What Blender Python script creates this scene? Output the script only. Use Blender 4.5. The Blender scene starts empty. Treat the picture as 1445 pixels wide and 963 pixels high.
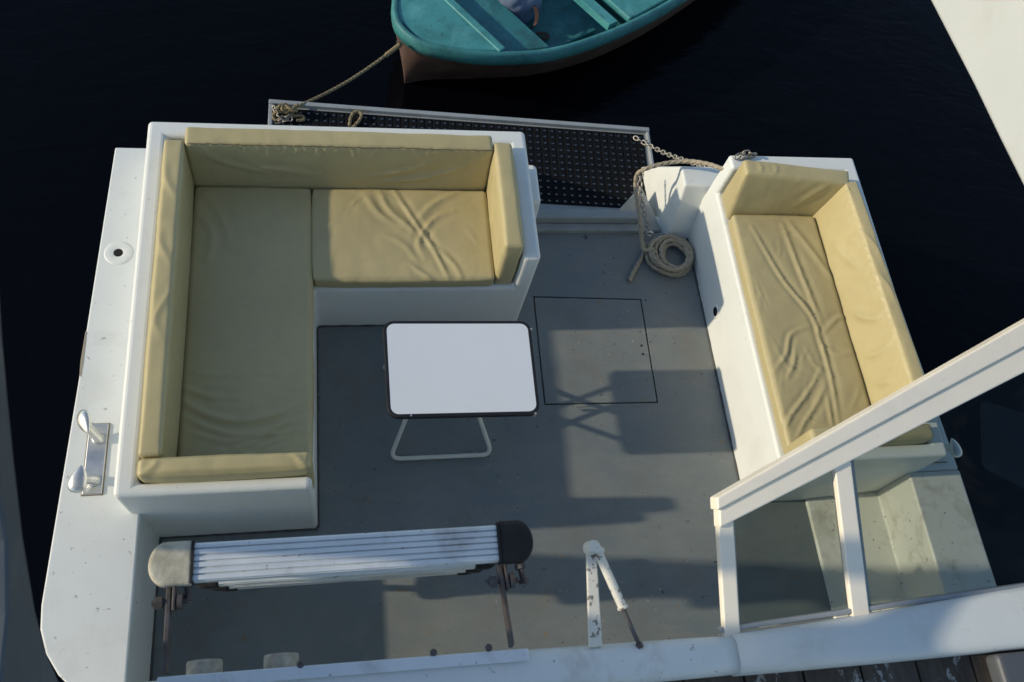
import bpy, bmesh, math, random
import numpy as np
from mathutils import Vector, Matrix, noise

random.seed(7)
D = bpy.data
scene = bpy.context.scene
COL = scene.collection

# ------------------------------------------------------------------ camera
F_PX = 1233.457
CAM = np.array([-.904, -1.952, 3.657])
_p, _yaw, _roll = .478, -.426, .364
_c, _s = math.cos, math.sin
_Rx = np.array([[1, 0, 0], [0, _c(_p), -_s(_p)], [0, _s(_p), _c(_p)]])
_Rz = np.array([[_c(_yaw), -_s(_yaw), 0], [_s(_yaw), _c(_yaw), 0], [0, 0, 1]])
_Rr = np.array([[_c(_roll), -_s(_roll), 0], [_s(_roll), _c(_roll), 0], [0, 0, 1]])
ROT = _Rz @ _Rx @ _Rr

def at(x, y, z):
    """measured photo position -> point at the real height z"""
    d = ROT @ np.array([(x - 722.5) / F_PX, -(y - 481.5) / F_PX, -1.0])
    return CAM + d * (z - CAM[2]) / d[2]

cam_data = D.cameras.new('camera')
cam = D.objects.new('camera', cam_data)
COL.objects.link(cam)
M4 = Matrix.Identity(4)
for i in range(3):
    for j in range(3):
        M4[i][j] = ROT[i, j]
    M4[i][3] = CAM[i]
cam.matrix_world = M4
cam_data.sensor_width = 36
cam_data.sensor_fit = 'HORIZONTAL'
cam_data.lens = 36 * F_PX / 1445
cam_data.clip_start = .05
cam_data.clip_end = 9000
cam_data.dof.use_dof = True
cam_data.dof.focus_distance = 3.6
cam_data.dof.aperture_fstop = 4.5
scene.camera = cam

# ------------------------------------------------------------------ light
SUN_EL = math.radians(22.7)
SUN_AZ = 0.042
w = D.worlds.new('World')
scene.world = w
w.use_nodes = True
nt = w.node_tree
bg = nt.nodes['Background']
sky = nt.nodes.new('ShaderNodeTexSky')
sky.sky_type = 'NISHITA'
sky.sun_disc = False
sky.sun_elevation = SUN_EL
sky.sun_rotation = math.radians(270 + 2.4)
sky.air_density = 1.0
sky.dust_density = .4
sky.ozone_density = 1.2
nt.links.new(sky.outputs[0], bg.inputs[0])
bg.inputs[1].default_value = .15
sd = D.lights.new('sun', 'SUN')
sd.energy = 3.25
sd.angle = math.radians(.9)
sd.color = (1.0, .86, .64)
so = D.objects.new('sun', sd)
COL.objects.link(so)
so.rotation_euler = Vector((math.cos(SUN_EL), -SUN_AZ * math.cos(SUN_EL), -math.sin(SUN_EL))).to_track_quat('-Z', 'Y').to_euler()
so.location = (-6, 0, 5)
vs = scene.view_settings
vs.view_transform = 'Standard'
vs.look = 'None'
vs.gamma = 1
vs.exposure = .02
vs.use_curve_mapping = False

# ------------------------------------------------------------------ materials
class MatB:
    def __init__(self, name):
        self.m = D.materials.new(name)
        self.m.use_nodes = True
        self.t = self.m.node_tree
        self.b = self.t.nodes['Principled BSDF']
        self.co = self.n('ShaderNodeTexCoord').outputs['Object']
    def n(self, k, **kw):
        nd = self.t.nodes.new(k)
        for a, v in kw.items():
            setattr(nd, a, v)
        return nd
    def l(self, a, b):
        self.t.links.new(a, b)
    def noise(self, scale, detail=5, rough=.55, stretch=None, dist=0, off=None):
        t = self.n('ShaderNodeTexNoise')
        t.inputs['Scale'].default_value = scale
        t.inputs['Detail'].default_value = detail
        t.inputs['Roughness'].default_value = rough
        t.inputs['Distortion'].default_value = dist
        c = self.co
        if stretch or off:
            mp = self.n('ShaderNodeMapping')
            mp.inputs['Scale'].default_value = stretch or (1, 1, 1)
            mp.inputs['Location'].default_value = off or (0, 0, 0)
            self.l(c, mp.inputs[0])
            c = mp.outputs[0]
        self.l(c, t.inputs['Vector'])
        return t.outputs[0]
    def ramp(self, fac, stops):
        r = self.n('ShaderNodeValToRGB')
        e = r.color_ramp.elements
        while len(e) < len(stops):
            e.new(.5)
        for q, (p, v) in zip(e, stops):
            q.position = p
            q.color = (v, v, v, 1) if not hasattr(v, '__len__') else (*v, 1)
        self.l(fac, r.inputs[0])
        return r.outputs[0]
    def mix(self, fac, a, b, mode='MIX'):
        m = self.n('ShaderNodeMix', data_type='RGBA', blend_type=mode)
        for s, v in ((m.inputs[0], fac), (m.inputs[6], a), (m.inputs[7], b)):
            if hasattr(v, 'is_linked'):
                self.l(v, s)
            elif hasattr(v, '__len__'):
                s.default_value = (*v, 1)
            else:
                s.default_value = v
        return m.outputs[2]
    def mul(self, a, b, op='MULTIPLY'):
        m = self.n('ShaderNodeMath', operation=op)
        for s, v in ((m.inputs[0], a), (m.inputs[1], b)):
            if hasattr(v, 'is_linked'):
                self.l(v, s)
            else:
                s.default_value = v
        return m.outputs[0]
    def base(self, c):
        if hasattr(c, 'is_linked'):
            self.l(c, self.b.inputs['Base Color'])
        else:
            self.b.inputs['Base Color'].default_value = (*c, 1)
    def rough(self, r):
        if hasattr(r, 'is_linked'):
            self.l(r, self.b.inputs['Roughness'])
        else:
            self.b.inputs['Roughness'].default_value = r
    def metal(self, v):
        self.b.inputs['Metallic'].default_value = v
    def spec(self, v):
        self.b.inputs['Specular IOR Level'].default_value = v
    def bump(self, h, strength=.3, dist=.002, prev=None):
        b = self.n('ShaderNodeBump')
        b.inputs['Strength'].default_value = strength
        b.inputs['Distance'].default_value = dist
        self.l(h, b.inputs['Height'])
        if prev is not None:
            self.l(prev, b.inputs['Normal'])
        self.l(b.outputs[0], self.b.inputs['Normal'])
        return b.outputs[0]

def white_paint(name, col=(.74, .76, .75), dirt=.35, rough=.42, stain=(.36, .33, .26), specks=.5, seed=0, sscale=38, sthr=.675):
    m = MatB(name)
    o = (seed * 3.1, seed * 1.7, 0)
    big = m.ramp(m.noise(1.6, 6, .6, off=o), [(.35, 0), (.75, 1)])
    c = m.mix(m.mul(big, dirt * .35), col, tuple(x * y for x, y in zip(col, (.80, .79, .74))))
    st = m.ramp(m.noise(5, 8, .68, dist=.4, off=o), [(.53, 0), (.70, 1)])
    c = m.mix(m.mul(st, dirt), c, stain)
    sp = m.ramp(m.noise(sscale, 3, .6, off=o), [(sthr, 0), (sthr + .025, 1)])
    c = m.mix(m.mul(sp, specks), c, (.12, .10, .08))
    m.base(c)
    m.rough(m.ramp(m.noise(9, 4), [(.3, rough - .08), (.7, rough + .14)]))
    h = m.mul(m.noise(7, 3), m.mul(m.noise(60, 3), .18), 'ADD')
    m.bump(h, .25, .006)
    return m.m

M = {}
M['gelcoat'] = white_paint('white_gelcoat', col=(.755, .785, .755), dirt=.12, specks=.2)
M['hullwhite'] = white_paint('white_hull_paint', col=(.745, .775, .75), dirt=.16, seed=2, specks=.45)
M['coaming'] = white_paint('worn_white_coaming_paint', col=(.69, .735, .735), dirt=.5, specks=.6, seed=3)
M['strut'] = white_paint('scuffed_white_metal_paint', col=(.70, .69, .62), dirt=.8, stain=(.16, .10, .06), specks=.85, seed=5, sscale=55, sthr=.60)
M['frame'] = white_paint('cream_window_frame', col=(.93, .86, .715), dirt=.10, specks=.08, rough=.35, seed=6)
M['canopy'] = white_paint('canopy_panel_paint', col=(.53, .565, .56), dirt=.15, specks=0, rough=.6, seed=8)
M['canopy_grey'] = white_paint('canopy_arm_paint', col=(.085, .105, .12), dirt=.3, specks=0, rough=.5, seed=9)

# inner side of the sloping locker: yellowed
M['locker'] = white_paint('yellowed_locker_paint', col=(.66, .66, .60), dirt=.7, stain=(.30, .27, .20), specks=.7, seed=11)

def floor_mat():
    m = MatB('grey_deck_paint')
    v = m.ramp(m.noise(2.2, 7, .62), [(.3, 0), (.72, 1)])
    c = m.mix(v, (.140, .173, .186), (.200, .220, .214))
    scr = m.ramp(m.noise(14, 9, .75, stretch=(.3, 1, 1)), [(.47, 0), (.68, 1)])
    c = m.mix(m.mul(scr, .40), c, (.25, .245, .225))
    br = m.ramp(m.noise(2.6, 8, .7, dist=.6, off=(4.2, 7.7, 0)), [(.52, 0), (.68, 1)])
    c = m.mix(m.mul(br, .42), c, (.175, .155, .115))
    rust = m.ramp(m.noise(14, 4, .7, off=(2, 9, 0)), [(.645, 0), (.69, 1)])
    c = m.mix(m.mul(rust, .6), c, (.24, .16, .07))
    dk = m.ramp(m.noise(30, 2, .6, off=(1, 3, 0)), [(.68, 0), (.71, 1)])
    cl = m.ramp(m.noise(1.7, 4, .6, off=(8, 3, 0)), [(.42, .12), (.62, 1)])
    c = m.mix(m.mul(m.mul(dk, .8), cl), c, (.03, .027, .024))
    lt = m.ramp(m.noise(48, 2, .5, off=(6, 1, 0)), [(.70, 0), (.715, 1)])
    c = m.mix(m.mul(m.mul(lt, .6), cl), c, (.42, .40, .34))
    m.base(c)
    m.rough(m.ramp(m.noise(5, 5), [(.3, .50), (.7, .72)]))
    h = m.mul(m.noise(4, 4), m.mul(m.noise(75, 6, .7), .5), 'ADD')
    m.bump(h, .45, .004)
    return m.m
M['floor'] = floor_mat()

def plain(name, col, rough=.5, metal=0, var=.25, scale=20, bumpd=.0008, dark=None):
    m = MatB(name)
    v = m.ramp(m.noise(scale, 6, .65), [(.32, 0), (.72, 1)])
    m.base(m.mix(m.mul(v, var), col, dark or tuple(x * .45 for x in col)))
    m.rough(m.ramp(m.noise(scale * .6, 4), [(.3, max(.03, rough - .1)), (.7, min(1, rough + .1))]))
    m.metal(metal)
    m.bump(m.noise(scale * 5, 4), .3, bumpd)
    return m.m

def vinyl():
    m = MatB('khaki_vinyl')
    v = m.ramp(m.noise(2.5, 5, .6), [(.3, 0), (.7, 1)])
    c = m.mix(v, (.44, .378, .198), (.495, .428, .228))
    d = m.ramp(m.noise(16, 7, .7), [(.50, 0), (.72, 1)])
    c = m.mix(m.mul(d, .20), c, (.28, .245, .150))
    m.base(c)
    m.rough(m.ramp(m.noise(6, 4), [(.3, .40), (.7, .54)]))
    m.spec(.45)
    h1 = m.noise(5.5, 4, .5, dist=1.0)
    n0 = m.bump(h1, .35, .010)
    tx = m.n('ShaderNodeTexNoise', noise_type='RIDGED_MULTIFRACTAL')
    tx.inputs['Scale'].default_value = 3.2
    tx.inputs['Detail'].default_value = 2.5
    tx.inputs['Distortion'].default_value = 1.2
    mp = m.n('ShaderNodeMapping'); mp.inputs['Scale'].default_value = (1.5, .8, 1.2); mp.inputs['Rotation'].default_value = (0, 0, .6)
    m.l(m.co, mp.inputs[0]); m.l(mp.outputs[0], tx.inputs['Vector'])
    n1 = m.bump(m.ramp(tx.outputs[0], [(.55, 0), (.95, 1)]), .30, .006, n0)
    h2 = m.noise(420, 2)
    m.bump(h2, .12, .0006, n1)
    return m.m
M['vinyl'] = vinyl()
M['seam'] = plain('dark_seam_thread', (.13, .11, .06), .8)
M['laminate'] = plain('white_table_laminate', (.73, .785, .84), .34, var=.16, scale=3.5, dark=(.62, .65, .68), bumpd=.0002)
M['black'] = plain('black_plastic_edge', (.012, .013, .015), .42, var=.4)
M['rubber'] = plain('black_rubber_cap', (.010, .011, .013), .75, var=.6, scale=30, bumpd=.003)
M['matrubber'] = plain('black_mat_rubber', (.005, .006, .008), .8, var=.4, scale=12)
M['matrubber'].node_tree.nodes['Principled BSDF'].inputs['Specular IOR Level'].default_value = .15
M['tube'] = plain('white_enamel_tube', (.70, .71, .64), .35, var=.15)
M['alu'] = white_paint('ribbed_aluminium', col=(.74, .79, .82), dirt=.45, specks=.5, stain=(.24, .18, .13), seed=14, rough=.5)
M['alu'].node_tree.nodes['Principled BSDF'].inputs['Metallic'].default_value = .5
M['steel'] = plain('stainless_steel', (.70, .71, .69), .38, metal=.85, var=.25, scale=25, dark=(.38, .34, .28))
M['galv'] = plain('galvanised_chain_steel', (.46, .44, .39), .45, metal=.7, var=.6, scale=60, dark=(.15, .10, .06))
M['rust'] = plain('rusty_steel', (.115, .115, .12), .55, metal=.35, var=.95, scale=24, dark=(.062, .042, .030), bumpd=.002)
M['oldcap'] = plain('flaked_cream_cap_paint', (.60, .575, .46), .8, var=.8, scale=16, dark=(.22, .20, .15), bumpd=.006)
M['rope'] = plain('hemp_rope', (.40, .355, .265), .85, var=.55, scale=45, dark=(.18, .155, .11), bumpd=.002)
M['rope_dark'] = plain('weathered_rope', (.27, .22, .12), .85, var=.6, scale=45, dark=(.11, .08, .045), bumpd=.002)
M['hole'] = plain('dark_drain_hole', (.006, .006, .006), .9, var=.1)
M['platform'] = plain('grey_platform_metal', (.33, .365, .385), .5, var=.4, scale=8, dark=(.16, .15, .13))
M['sill'] = plain('grey_sill_paint', (.31, .345, .345), .55, var=.35, scale=9, dark=(.11, .11, .10))
M['pipe'] = plain('spattered_white_pipe', (.52, .52, .47), .6, var=.85, scale=30, dark=(.16, .15, .12))
M['wood'] = plain('shade_board_wood', (.16, .12, .08), .8, var=.6, scale=9)
M['grey_box'] = plain('grey_locker_paint', (.10, .11, .12), .5, var=.3, scale=6)

M['sealant'] = plain('grimy_sealant', (.30, .25, .18), .8, var=.8, scale=40, dark=(.12, .09, .06))
M['grime'] = plain('dark_floor_sealant', (.085, .09, .09), .8, var=.6, scale=30)
def plank_mat():
    m = MatB('weathered_dark_planks')
    v = m.noise(6, 8, .7, stretch=(4, .5, 4))
    c = m.mix(m.ramp(v, [(.3, 0), (.75, 1)]), (.03, .025, .02), (.12, .10, .078))
    fl = m.ramp(m.noise(7, 8, .75, stretch=(1.3, .8, 1), off=(3, 0, 0)), [(.545, 0), (.57, 1)])
    c = m.mix(m.mul(fl, .8), c, (.40, .40, .38))
    m.base(c)
    m.rough(.8)
    m.bump(v, .6, .006)
    return m.m
M['plank'] = plank_mat()

def teal(name, c0, c1, d, rough=.5):
    m = MatB(name)
    v = m.ramp(m.noise(3.5, 7, .65), [(.3, 0), (.72, 1)])
    c = m.mix(v, c0, c1)
    dk = m.ramp(m.noise(6, 9, .75, dist=.5), [(.47, 0), (.66, 1)])
    c = m.mix(m.mul(dk, .75), c, d)
    pale = m.ramp(m.noise(5, 8, .7, off=(5, 2, 1)), [(.52, 0), (.68, 1)])
    c = m.mix(m.mul(pale, .5), c, tuple(min(1, x * 1.25 + .05) for x in c1))
    sp = m.ramp(m.noise(45, 3, .6), [(.655, 0), (.69, 1)])
    c = m.mix(m.mul(sp, .8), c, (.05, .035, .025))
    m.base(c)
    m.rough(rough)
    m.bump(m.noise(12, 6), .35, .004)
    return m.m
M['teal'] = teal('worn_teal_paint', (.050, .255, .265), (.080, .325, .325), (.035, .14, .145))
M['teal_rim'] = teal('scuffed_shaded_teal_rim_paint', (.033, .185, .20), (.055, .25, .255), (.02, .085, .095), .6)  # worn teal, darkened throughout to carry the shade on the rim's outer side
M['teal_dark'] = teal('dull_teal_paint', (.026, .155, .17), (.04, .205, .22), (.02, .075, .085))
M['brown_hull'] = teal('brown_antifouling', (.095, .060, .050), (.135, .085, .070), (.04, .028, .025))
M['cloth'] = plain('blue_grey_canvas', (.12, .165, .25), .85, var=.6, scale=14, dark=(.08, .10, .15), bumpd=.003)
M['leather'] = plain('brown_webbing', (.085, .045, .028), .8, var=.5, scale=30)

def water_mat():
    m = MatB('dark_harbour_water')
    m.base((.0013, .0016, .0030))
    m.rough(.05)
    m.b.inputs['IOR'].default_value = 1.19
    a = m.noise(2.6, 3, .55, stretch=(1, 2.2, 1), dist=.5)
    b = m.noise(11, 4, .6, stretch=(1, 2.4, 1), dist=.8)
    n1 = m.bump(a, .3, .025)
    m.bump(b, .25, .006, n1)
    return m.m
M['water'] = water_mat()

def glass_mat():
    m = MatB('window_glass')
    t = m.t
    out = t.nodes['Material Output']
    tr = m.n('ShaderNodeBsdfTransparent')
    tr.inputs[0].default_value = (.70, .74, .73, 1)
    gl = m.n('ShaderNodeBsdfGlossy')
    gl.inputs['Roughness'].default_value = .02
    fr = m.n('ShaderNodeFresnel')
    fr.inputs[0].default_value = 1.22
    mx = m.n('ShaderNodeMixShader')
    m.l(fr.outputs[0], mx.inputs[0])
    m.l(tr.outputs[0], mx.inputs[1])
    m.l(gl.outputs[0], mx.inputs[2])
    # grime: a thin dusty film in streaks
    df = m.n('ShaderNodeBsdfDiffuse')
    df.inputs[0].default_value = (.5, .5, .46, 1)
    g = m.ramp(m.noise(5, 8, .7, dist=.8), [(.45, .0), (.75, .022)])
    mx2 = m.n('ShaderNodeMixShader')
    m.l(g, mx2.inputs[0])
    m.l(mx.outputs[0], mx2.inputs[1])
    m.l(df.outputs[0], mx2.inputs[2])
    m.l(mx2.outputs[0], out.inputs[0])
    return m.m
M['glass'] = glass_mat()
def reflection_mat():  # grey tone standing in for a reflection in the glass
    m = MatB('painted_reflection')
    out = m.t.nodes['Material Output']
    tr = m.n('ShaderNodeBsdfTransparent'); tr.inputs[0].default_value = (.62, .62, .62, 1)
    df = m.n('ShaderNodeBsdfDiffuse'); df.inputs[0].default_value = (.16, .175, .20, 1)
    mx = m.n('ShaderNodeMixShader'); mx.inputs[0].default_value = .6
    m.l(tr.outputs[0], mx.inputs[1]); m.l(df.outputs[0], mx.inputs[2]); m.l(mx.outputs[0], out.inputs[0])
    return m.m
M['pane_reflection'] = reflection_mat()

# ------------------------------------------------------------------ helpers
def link(name, me, mat, parent=None, loc=None, smooth=True):
    o = D.objects.new(name, me)
    COL.objects.link(o)
    if mat is not None:
        me.materials.append(mat)
    if smooth:
        me.polygons.foreach_set('use_smooth', [True] * len(me.polygons))
    if parent is not None:
        o.parent = parent
    if loc is not None:
        o.location = loc
    return o

def tag(o, label=None, cat=None, group=None, kind=None):
    if label: o['label'] = label
    if cat: o['category'] = cat
    if group: o['group'] = group
    if kind: o['kind'] = kind
    return o

def empty(name, loc=(0, 0, 0)):
    o = D.objects.new(name, None)
    COL.objects.link(o)
    o.location = loc
    o.empty_display_size = .1
    return o

def to_mesh(bm, name):
    me = D.meshes.new(name)
    bmesh.ops.recalc_face_normals(bm, faces=bm.faces)
    bm.to_mesh(me)
    bm.free()
    return me

def bevel(o, width=.012, seg=3, angle=32):
    md = o.modifiers.new('bevel', 'BEVEL')
    md.width = width
    md.segments = seg
    md.limit_method = 'ANGLE'
    md.angle_limit = math.radians(angle)
    md.use_clamp_overlap = True
    md.harden_normals = False
    return o

def sub(o, p):
    return tuple(a - b for a, b in zip(o, p))

def hexa(bm, pts):
    """pts: 4 bottom (ccw) + 4 top"""
    v = [bm.verts.new(p) for p in pts]
    for f in ((3, 2, 1, 0), (4, 5, 6, 7), (0, 1, 5, 4), (1, 2, 6, 5), (2, 3, 7, 6), (3, 0, 4, 7)):
        bm.faces.new([v[i] for i in f])

def box(bm, x0, x1, y0, y1, z0, z1):
    hexa(bm, [(x0, y0, z0), (x1, y0, z0), (x1, y1, z0), (x0, y1, z0), (x0, y0, z1), (x1, y0, z1), (x1, y1, z1), (x0, y1, z1)])

def obox(bm, c, ax, ay, az, hx, hy, hz):
    c = Vector(c); ax = Vector(ax).normalized(); ay = Vector(ay).normalized(); az = Vector(az).normalized()
    P = []
    for k in (-1, 1):
        for i, j in ((-1, -1), (1, -1), (1, 1), (-1, 1)):
            P.append(c + ax * hx * i + ay * hy * j + az * hz * k)
    hexa(bm, P)

def bar(bm, a, b, w, h, up=(0, 0, 1)):
    a = Vector(a); b = Vector(b); d = (b - a)
    L = d.length; d.normalize()
    s = d.cross(Vector(up)).normalized()
    u = s.cross(d)
    obox(bm, (a + b) / 2, d, s, u, L / 2, w / 2, h / 2)

def prism(bm, poly, f0, f1):
    a = [bm.verts.new(f0(p)) for p in poly]
    b = [bm.verts.new(f1(p)) for p in poly]
    n = len(poly)
    bm.faces.new(a); bm.faces.new(b)
    for i in range(n):
        bm.faces.new([a[i], a[(i + 1) % n], b[(i + 1) % n], b[i]])

def zprism(bm, poly, z0, z1):
    prism(bm, poly, lambda p: (p[0], p[1], z0), lambda p: (p[0], p[1], z1))

def xprism(bm, poly, x0, x1):
    prism(bm, poly, lambda p: (x0, p[0], p[1]), lambda p: (x1, p[0], p[1]))

def cyl(bm, a, b, r0, r1=None, n=20, cap=True):
    a = Vector(a); b = Vector(b)
    r1 = r0 if r1 is None else r1
    d = (b - a).normalized()
    t = Vector((1, 0, 0)) if abs(d.x) < .8 else Vector((0, 1, 0))
    u = d.cross(t).normalized(); v = d.cross(u)
    A = []; B = []
    for i in range(n):
        q = 2 * math.pi * i / n
        e = u * math.cos(q) + v * math.sin(q)
        A.append(bm.verts.new(a + e * r0)); B.append(bm.verts.new(b + e * r1))
    for i in range(n):
        bm.faces.new([A[i], A[(i + 1) % n], B[(i + 1) % n], B[i]])
    if cap:
        bm.faces.new(A); bm.faces.new(B)

def lathe(bm, prof, c, ax=(0, 0, 1), n=28, close=False):
    """prof: (r, h) along axis"""
    c = Vector(c); d = Vector(ax).normalized()
    t = Vector((1, 0, 0)) if abs(d.x) < .8 else Vector((0, 1, 0))
    u = d.cross(t).normalized(); v = d.cross(u)
    rings = []
    for r, h in prof:
        rings.append([bm.verts.new(c + d * h + (u * math.cos(2 * math.pi * i / n) + v * math.sin(2 * math.pi * i / n)) * max(r, 1e-5)) for i in range(n)])
    for a, b in zip(rings, rings[1:]):
        for i in range(n):
            bm.faces.new([a[i], a[(i + 1) % n], b[(i + 1) % n], b[i]])
    if close:
        a, b = rings[-1], rings[0]
        for i in range(n):
            bm.faces.new([a[i], a[(i + 1) % n], b[(i + 1) % n], b[i]])

def catmull(P, step):
    P = np.array(P, float)
    Q = np.vstack([2 * P[0] - P[1], P, 2 * P[-1] - P[-2]])
    out = []
    for i in range(1, len(Q) - 2):
        p0, p1, p2, p3 = Q[i - 1:i + 3]
        n = max(2, int(np.linalg.norm(p2 - p1) / step))
        for k in range(n):
            t = k / n
            out.append(.5 * ((2 * p1) + (-p0 + p2) * t + (2 * p0 - 5 * p1 + 4 * p2 - p3) * t * t + (-p0 + 3 * p1 - 3 * p2 + p3) * t ** 3))
    out.append(P[-1])
    return np.array(out)

def sweep(bm, path, r, n=8, lobes=0, twist=0, caps=True, rfun=None):
    path = np.array(path, float)
    T = np.gradient(path, axis=0)
    T /= np.linalg.norm(T, axis=1)[:, None] + 1e-12
    up = np.array([0, 0, 1.0]) if abs(T[0][2]) < .9 else np.array([1.0, 0, 0])
    u = np.cross(T[0], up); u /= np.linalg.norm(u)
    rings = []; L = 0
    for i, p in enumerate(path):
        t = T[i]
        u = u - t * (u @ t); u /= np.linalg.norm(u)
        v = np.cross(t, u)
        if i: L += np.linalg.norm(p - path[i - 1])
        ring = []
        rr = r if rfun is None else r * rfun(i / (len(path) - 1))
        for k in range(n):
            a = 2 * math.pi * k / n
            q = rr
            if lobes:
                q = rr * (.52 + .58 * abs(math.cos(lobes * (a + L * twist) / 2)) ** .7)
            ring.append(bm.verts.new(p + (u * math.cos(a) + v * math.sin(a)) * q))
        rings.append(ring)
    for a, b in zip(rings, rings[1:]):
        for k in range(n):
            bm.faces.new([a[k], a[(k + 1) % n], b[(k + 1) % n], b[k]])
    if caps:
        bm.faces.new(rings[0]); bm.faces.new(rings[-1])

def rope_mesh(bm, pts, r, step=.006):
    sweep(bm, catmull(pts, min(step, .005)), r, n=18, lobes=3, twist=2 * math.pi / (r * 10))

def plane_normals(path):
    T = np.gradient(path, axis=0)
    T /= np.linalg.norm(T, axis=1)[:, None] + 1e-12
    return np.stack([-T[:, 1], T[:, 0]], 1)

# ------------------------------------------------------------------ cushions
def cushion(name, H, label, ridges=(), res=.0075, r=.016, puff=.006, noise_amp=.0028, seed=0, group=None, seams=(), puckers=()):
    """H: 8 corners (4 bottom ccw from above, 4 top). Ridges: (polyline of world points, height, sigma)"""
    H = np.array(H, float)
    org = H[:4].mean(0)
    ex = [np.linalg.norm(H[1] - H[0]), np.linalg.norm(H[3] - H[0]), np.linalg.norm(H[4] - H[0])]
    V = []; Fc = []; Nn = []; UV = []
    def grid(fix, val, a, b):
        na = max(6, int(ex[a] / res)); nb = max(6, int(ex[b] / res))
        base = len(V)
        def sp(n, L):
            e = min(.45, r / L)
            inner = np.linspace(e, 1 - e, n)
            return np.concatenate([[0, e * .12, e * .35, e * .65], inner, [1 - e * .65, 1 - e * .35, 1 - e * .12, 1]])
        A = sp(na, ex[a]); B = sp(nb, ex[b])
        for s in A:
            for t in B:
                q = [0, 0, 0]; q[fix] = val; q[a] = s; q[b] = t
                V.append(q)
        for i in range(len(A) - 1):
            for j in range(len(B) - 1):
                k = base + i * len(B) + j
                Fc.append((k, k + 1, k + len(B) + 1, k + len(B)))
    for fix, a, b in ((0, 1, 2), (1, 0, 2), (2, 0, 1)):
        grid(fix, 0, a, b); grid(fix, 1, a, b)
    Q = np.array(V)
    L = np.array(ex)
    P = Q * L
    inner = np.clip(P, r, L - r)
    d = P - inner
    nrm = d / (np.linalg.norm(d, axis=1)[:, None] + 1e-12)
    P = inner + nrm * r
    c = (P / L) * 2 - 1
    for k in range(3):
        a, b = [i for i in range(3) if i != k]
        wgt = np.clip((np.abs(nrm[:, k]) - .6) / .4, 0, 1)
        P[:, k] += np.sign(nrm[:, k]) * wgt * puff * (1 - c[:, a] ** 4) * (1 - c[:, b] ** 4)
    q = P / L
    x, y, z = q.T
    W = ((1 - x) * (1 - y) * (1 - z))[:, None] * H[0] + (x * (1 - y) * (1 - z))[:, None] * H[1] + (x * y * (1 - z))[:, None] * H[2] + ((1 - x) * y * (1 - z))[:, None] * H[3] \
        + ((1 - x) * (1 - y) * z)[:, None] * H[4] + (x * (1 - y) * z)[:, None] * H[5] + (x * y * z)[:, None] * H[6] + ((1 - x) * y * z)[:, None] * H[7]
    ax = np.stack([H[1] - H[0], H[3] - H[0], H[4] - H[0]])
    ax /= np.linalg.norm(ax, axis=1)[:, None]
    N = nrm @ ax
    N /= np.linalg.norm(N, axis=1)[:, None]
    disp = np.zeros(len(W))
    for pl, h, sg in ridges:
        pl = catmull(pl, .012)
        n = len(pl)
        tt = np.linspace(0, 1, n)
        amp = h * np.sin(np.clip(tt, .03, .97) * math.pi) ** .6
        best = np.full(len(W), 9.0); ba = np.zeros(len(W)); side = np.zeros(len(W))
        T = np.gradient(pl, axis=0)
        for i in range(n):
            dv = W - pl[i]
            dd = np.linalg.norm(dv, axis=1)
            m = dd < best
            best[m] = dd[m]; ba[m] = amp[i]
            cr = np.cross(T[i], dv)
            side[m] = np.sign((cr * N).sum(1))[m]
        sk = np.where(side > 0, .75, 1.35)
        g = np.exp(-(best / (sg * sk * .85)) ** 1.6) - .38 * np.exp(-((best - 2.1 * sg) / (1.3 * sg)) ** 2)
        disp += ba * g
    for i, p in enumerate(W):
        f = noise.noise(Vector(p) * 5.5 + Vector((seed * 7.3, 1.1, 2.2)))
        f2 = noise.noise(Vector(p) * 17 + Vector((seed * 3.3, 5.1, 8.2)))
        disp[i] += noise_amp * (f + .45 * f2)
    W = W + N * disp[:, None]
    bm = bmesh.new()
    vs_ = [bm.verts.new(p - org) for p in W]
    for f in Fc:
        bm.faces.new([vs_[i] for i in f])
    bmesh.ops.remove_doubles(bm, verts=bm.verts, dist=4e-4)
    me = to_mesh(bm, name)
    o = link(name, me, M['vinyl'], None, org)
    tag(o, label, 'cushion', group)
    for sp in seams:
        b2 = bmesh.new()
        pts = catmull([np.array(p) - org for p in sp], .012)
        pts = pts + np.array([[0, .0012 * math.sin(i * 2.1), .0012 * math.sin(i * 1.3)] for i in range(len(pts))])
        sweep(b2, pts, .0021, n=6)
        link('seam', to_mesh(b2, 'seam'), M['seam'], o)
    return o

def bx8(x0, x1, y0, y1, z0, z1):
    return [(x0, y0, z0), (x1, y0, z0), (x1, y1, z0), (x0, y1, z0), (x0, y0, z1), (x1, y0, z1), (x1, y1, z1), (x0, y1, z1)]

def px(z, *pts):
    return [at(a, b, z) for a, b in pts]

def fine_creases(n, z, quad, seed_, amp=(.002, .0045), sg=(.006, .010), lean=.25):
    q = random.Random(seed_)
    out = []
    (xa, ya), (xb, yb) = quad
    for i in range(n):
        x0 = q.uniform(xa, xb); y0 = q.uniform(ya, yb)
        L_ = q.uniform(.08, .26); t = q.uniform(-lean, lean) + (math.pi if q.random() < .5 else 0)
        bend = q.uniform(-.04, .04)
        dx, dy = math.cos(t) * L_, math.sin(t) * L_
        P_ = [(x0, y0, z), (x0 + dx * .5 - dy * bend * 4, y0 + dy * .5 + bend, z), (x0 + dx, y0 + dy, z)]
        P_ = [(min(max(a_, xa), xb), min(max(b_, ya), yb), c_) for a_, b_, c_ in P_]
        if math.dist(P_[0], P_[2]) > .04:
            out.append((P_, q.uniform(*amp), q.uniform(*sg)))
    return out
GA = 'khaki cushions of the corner sofa'
GB = 'khaki cushions of the single bench'
ZS = .425
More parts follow.
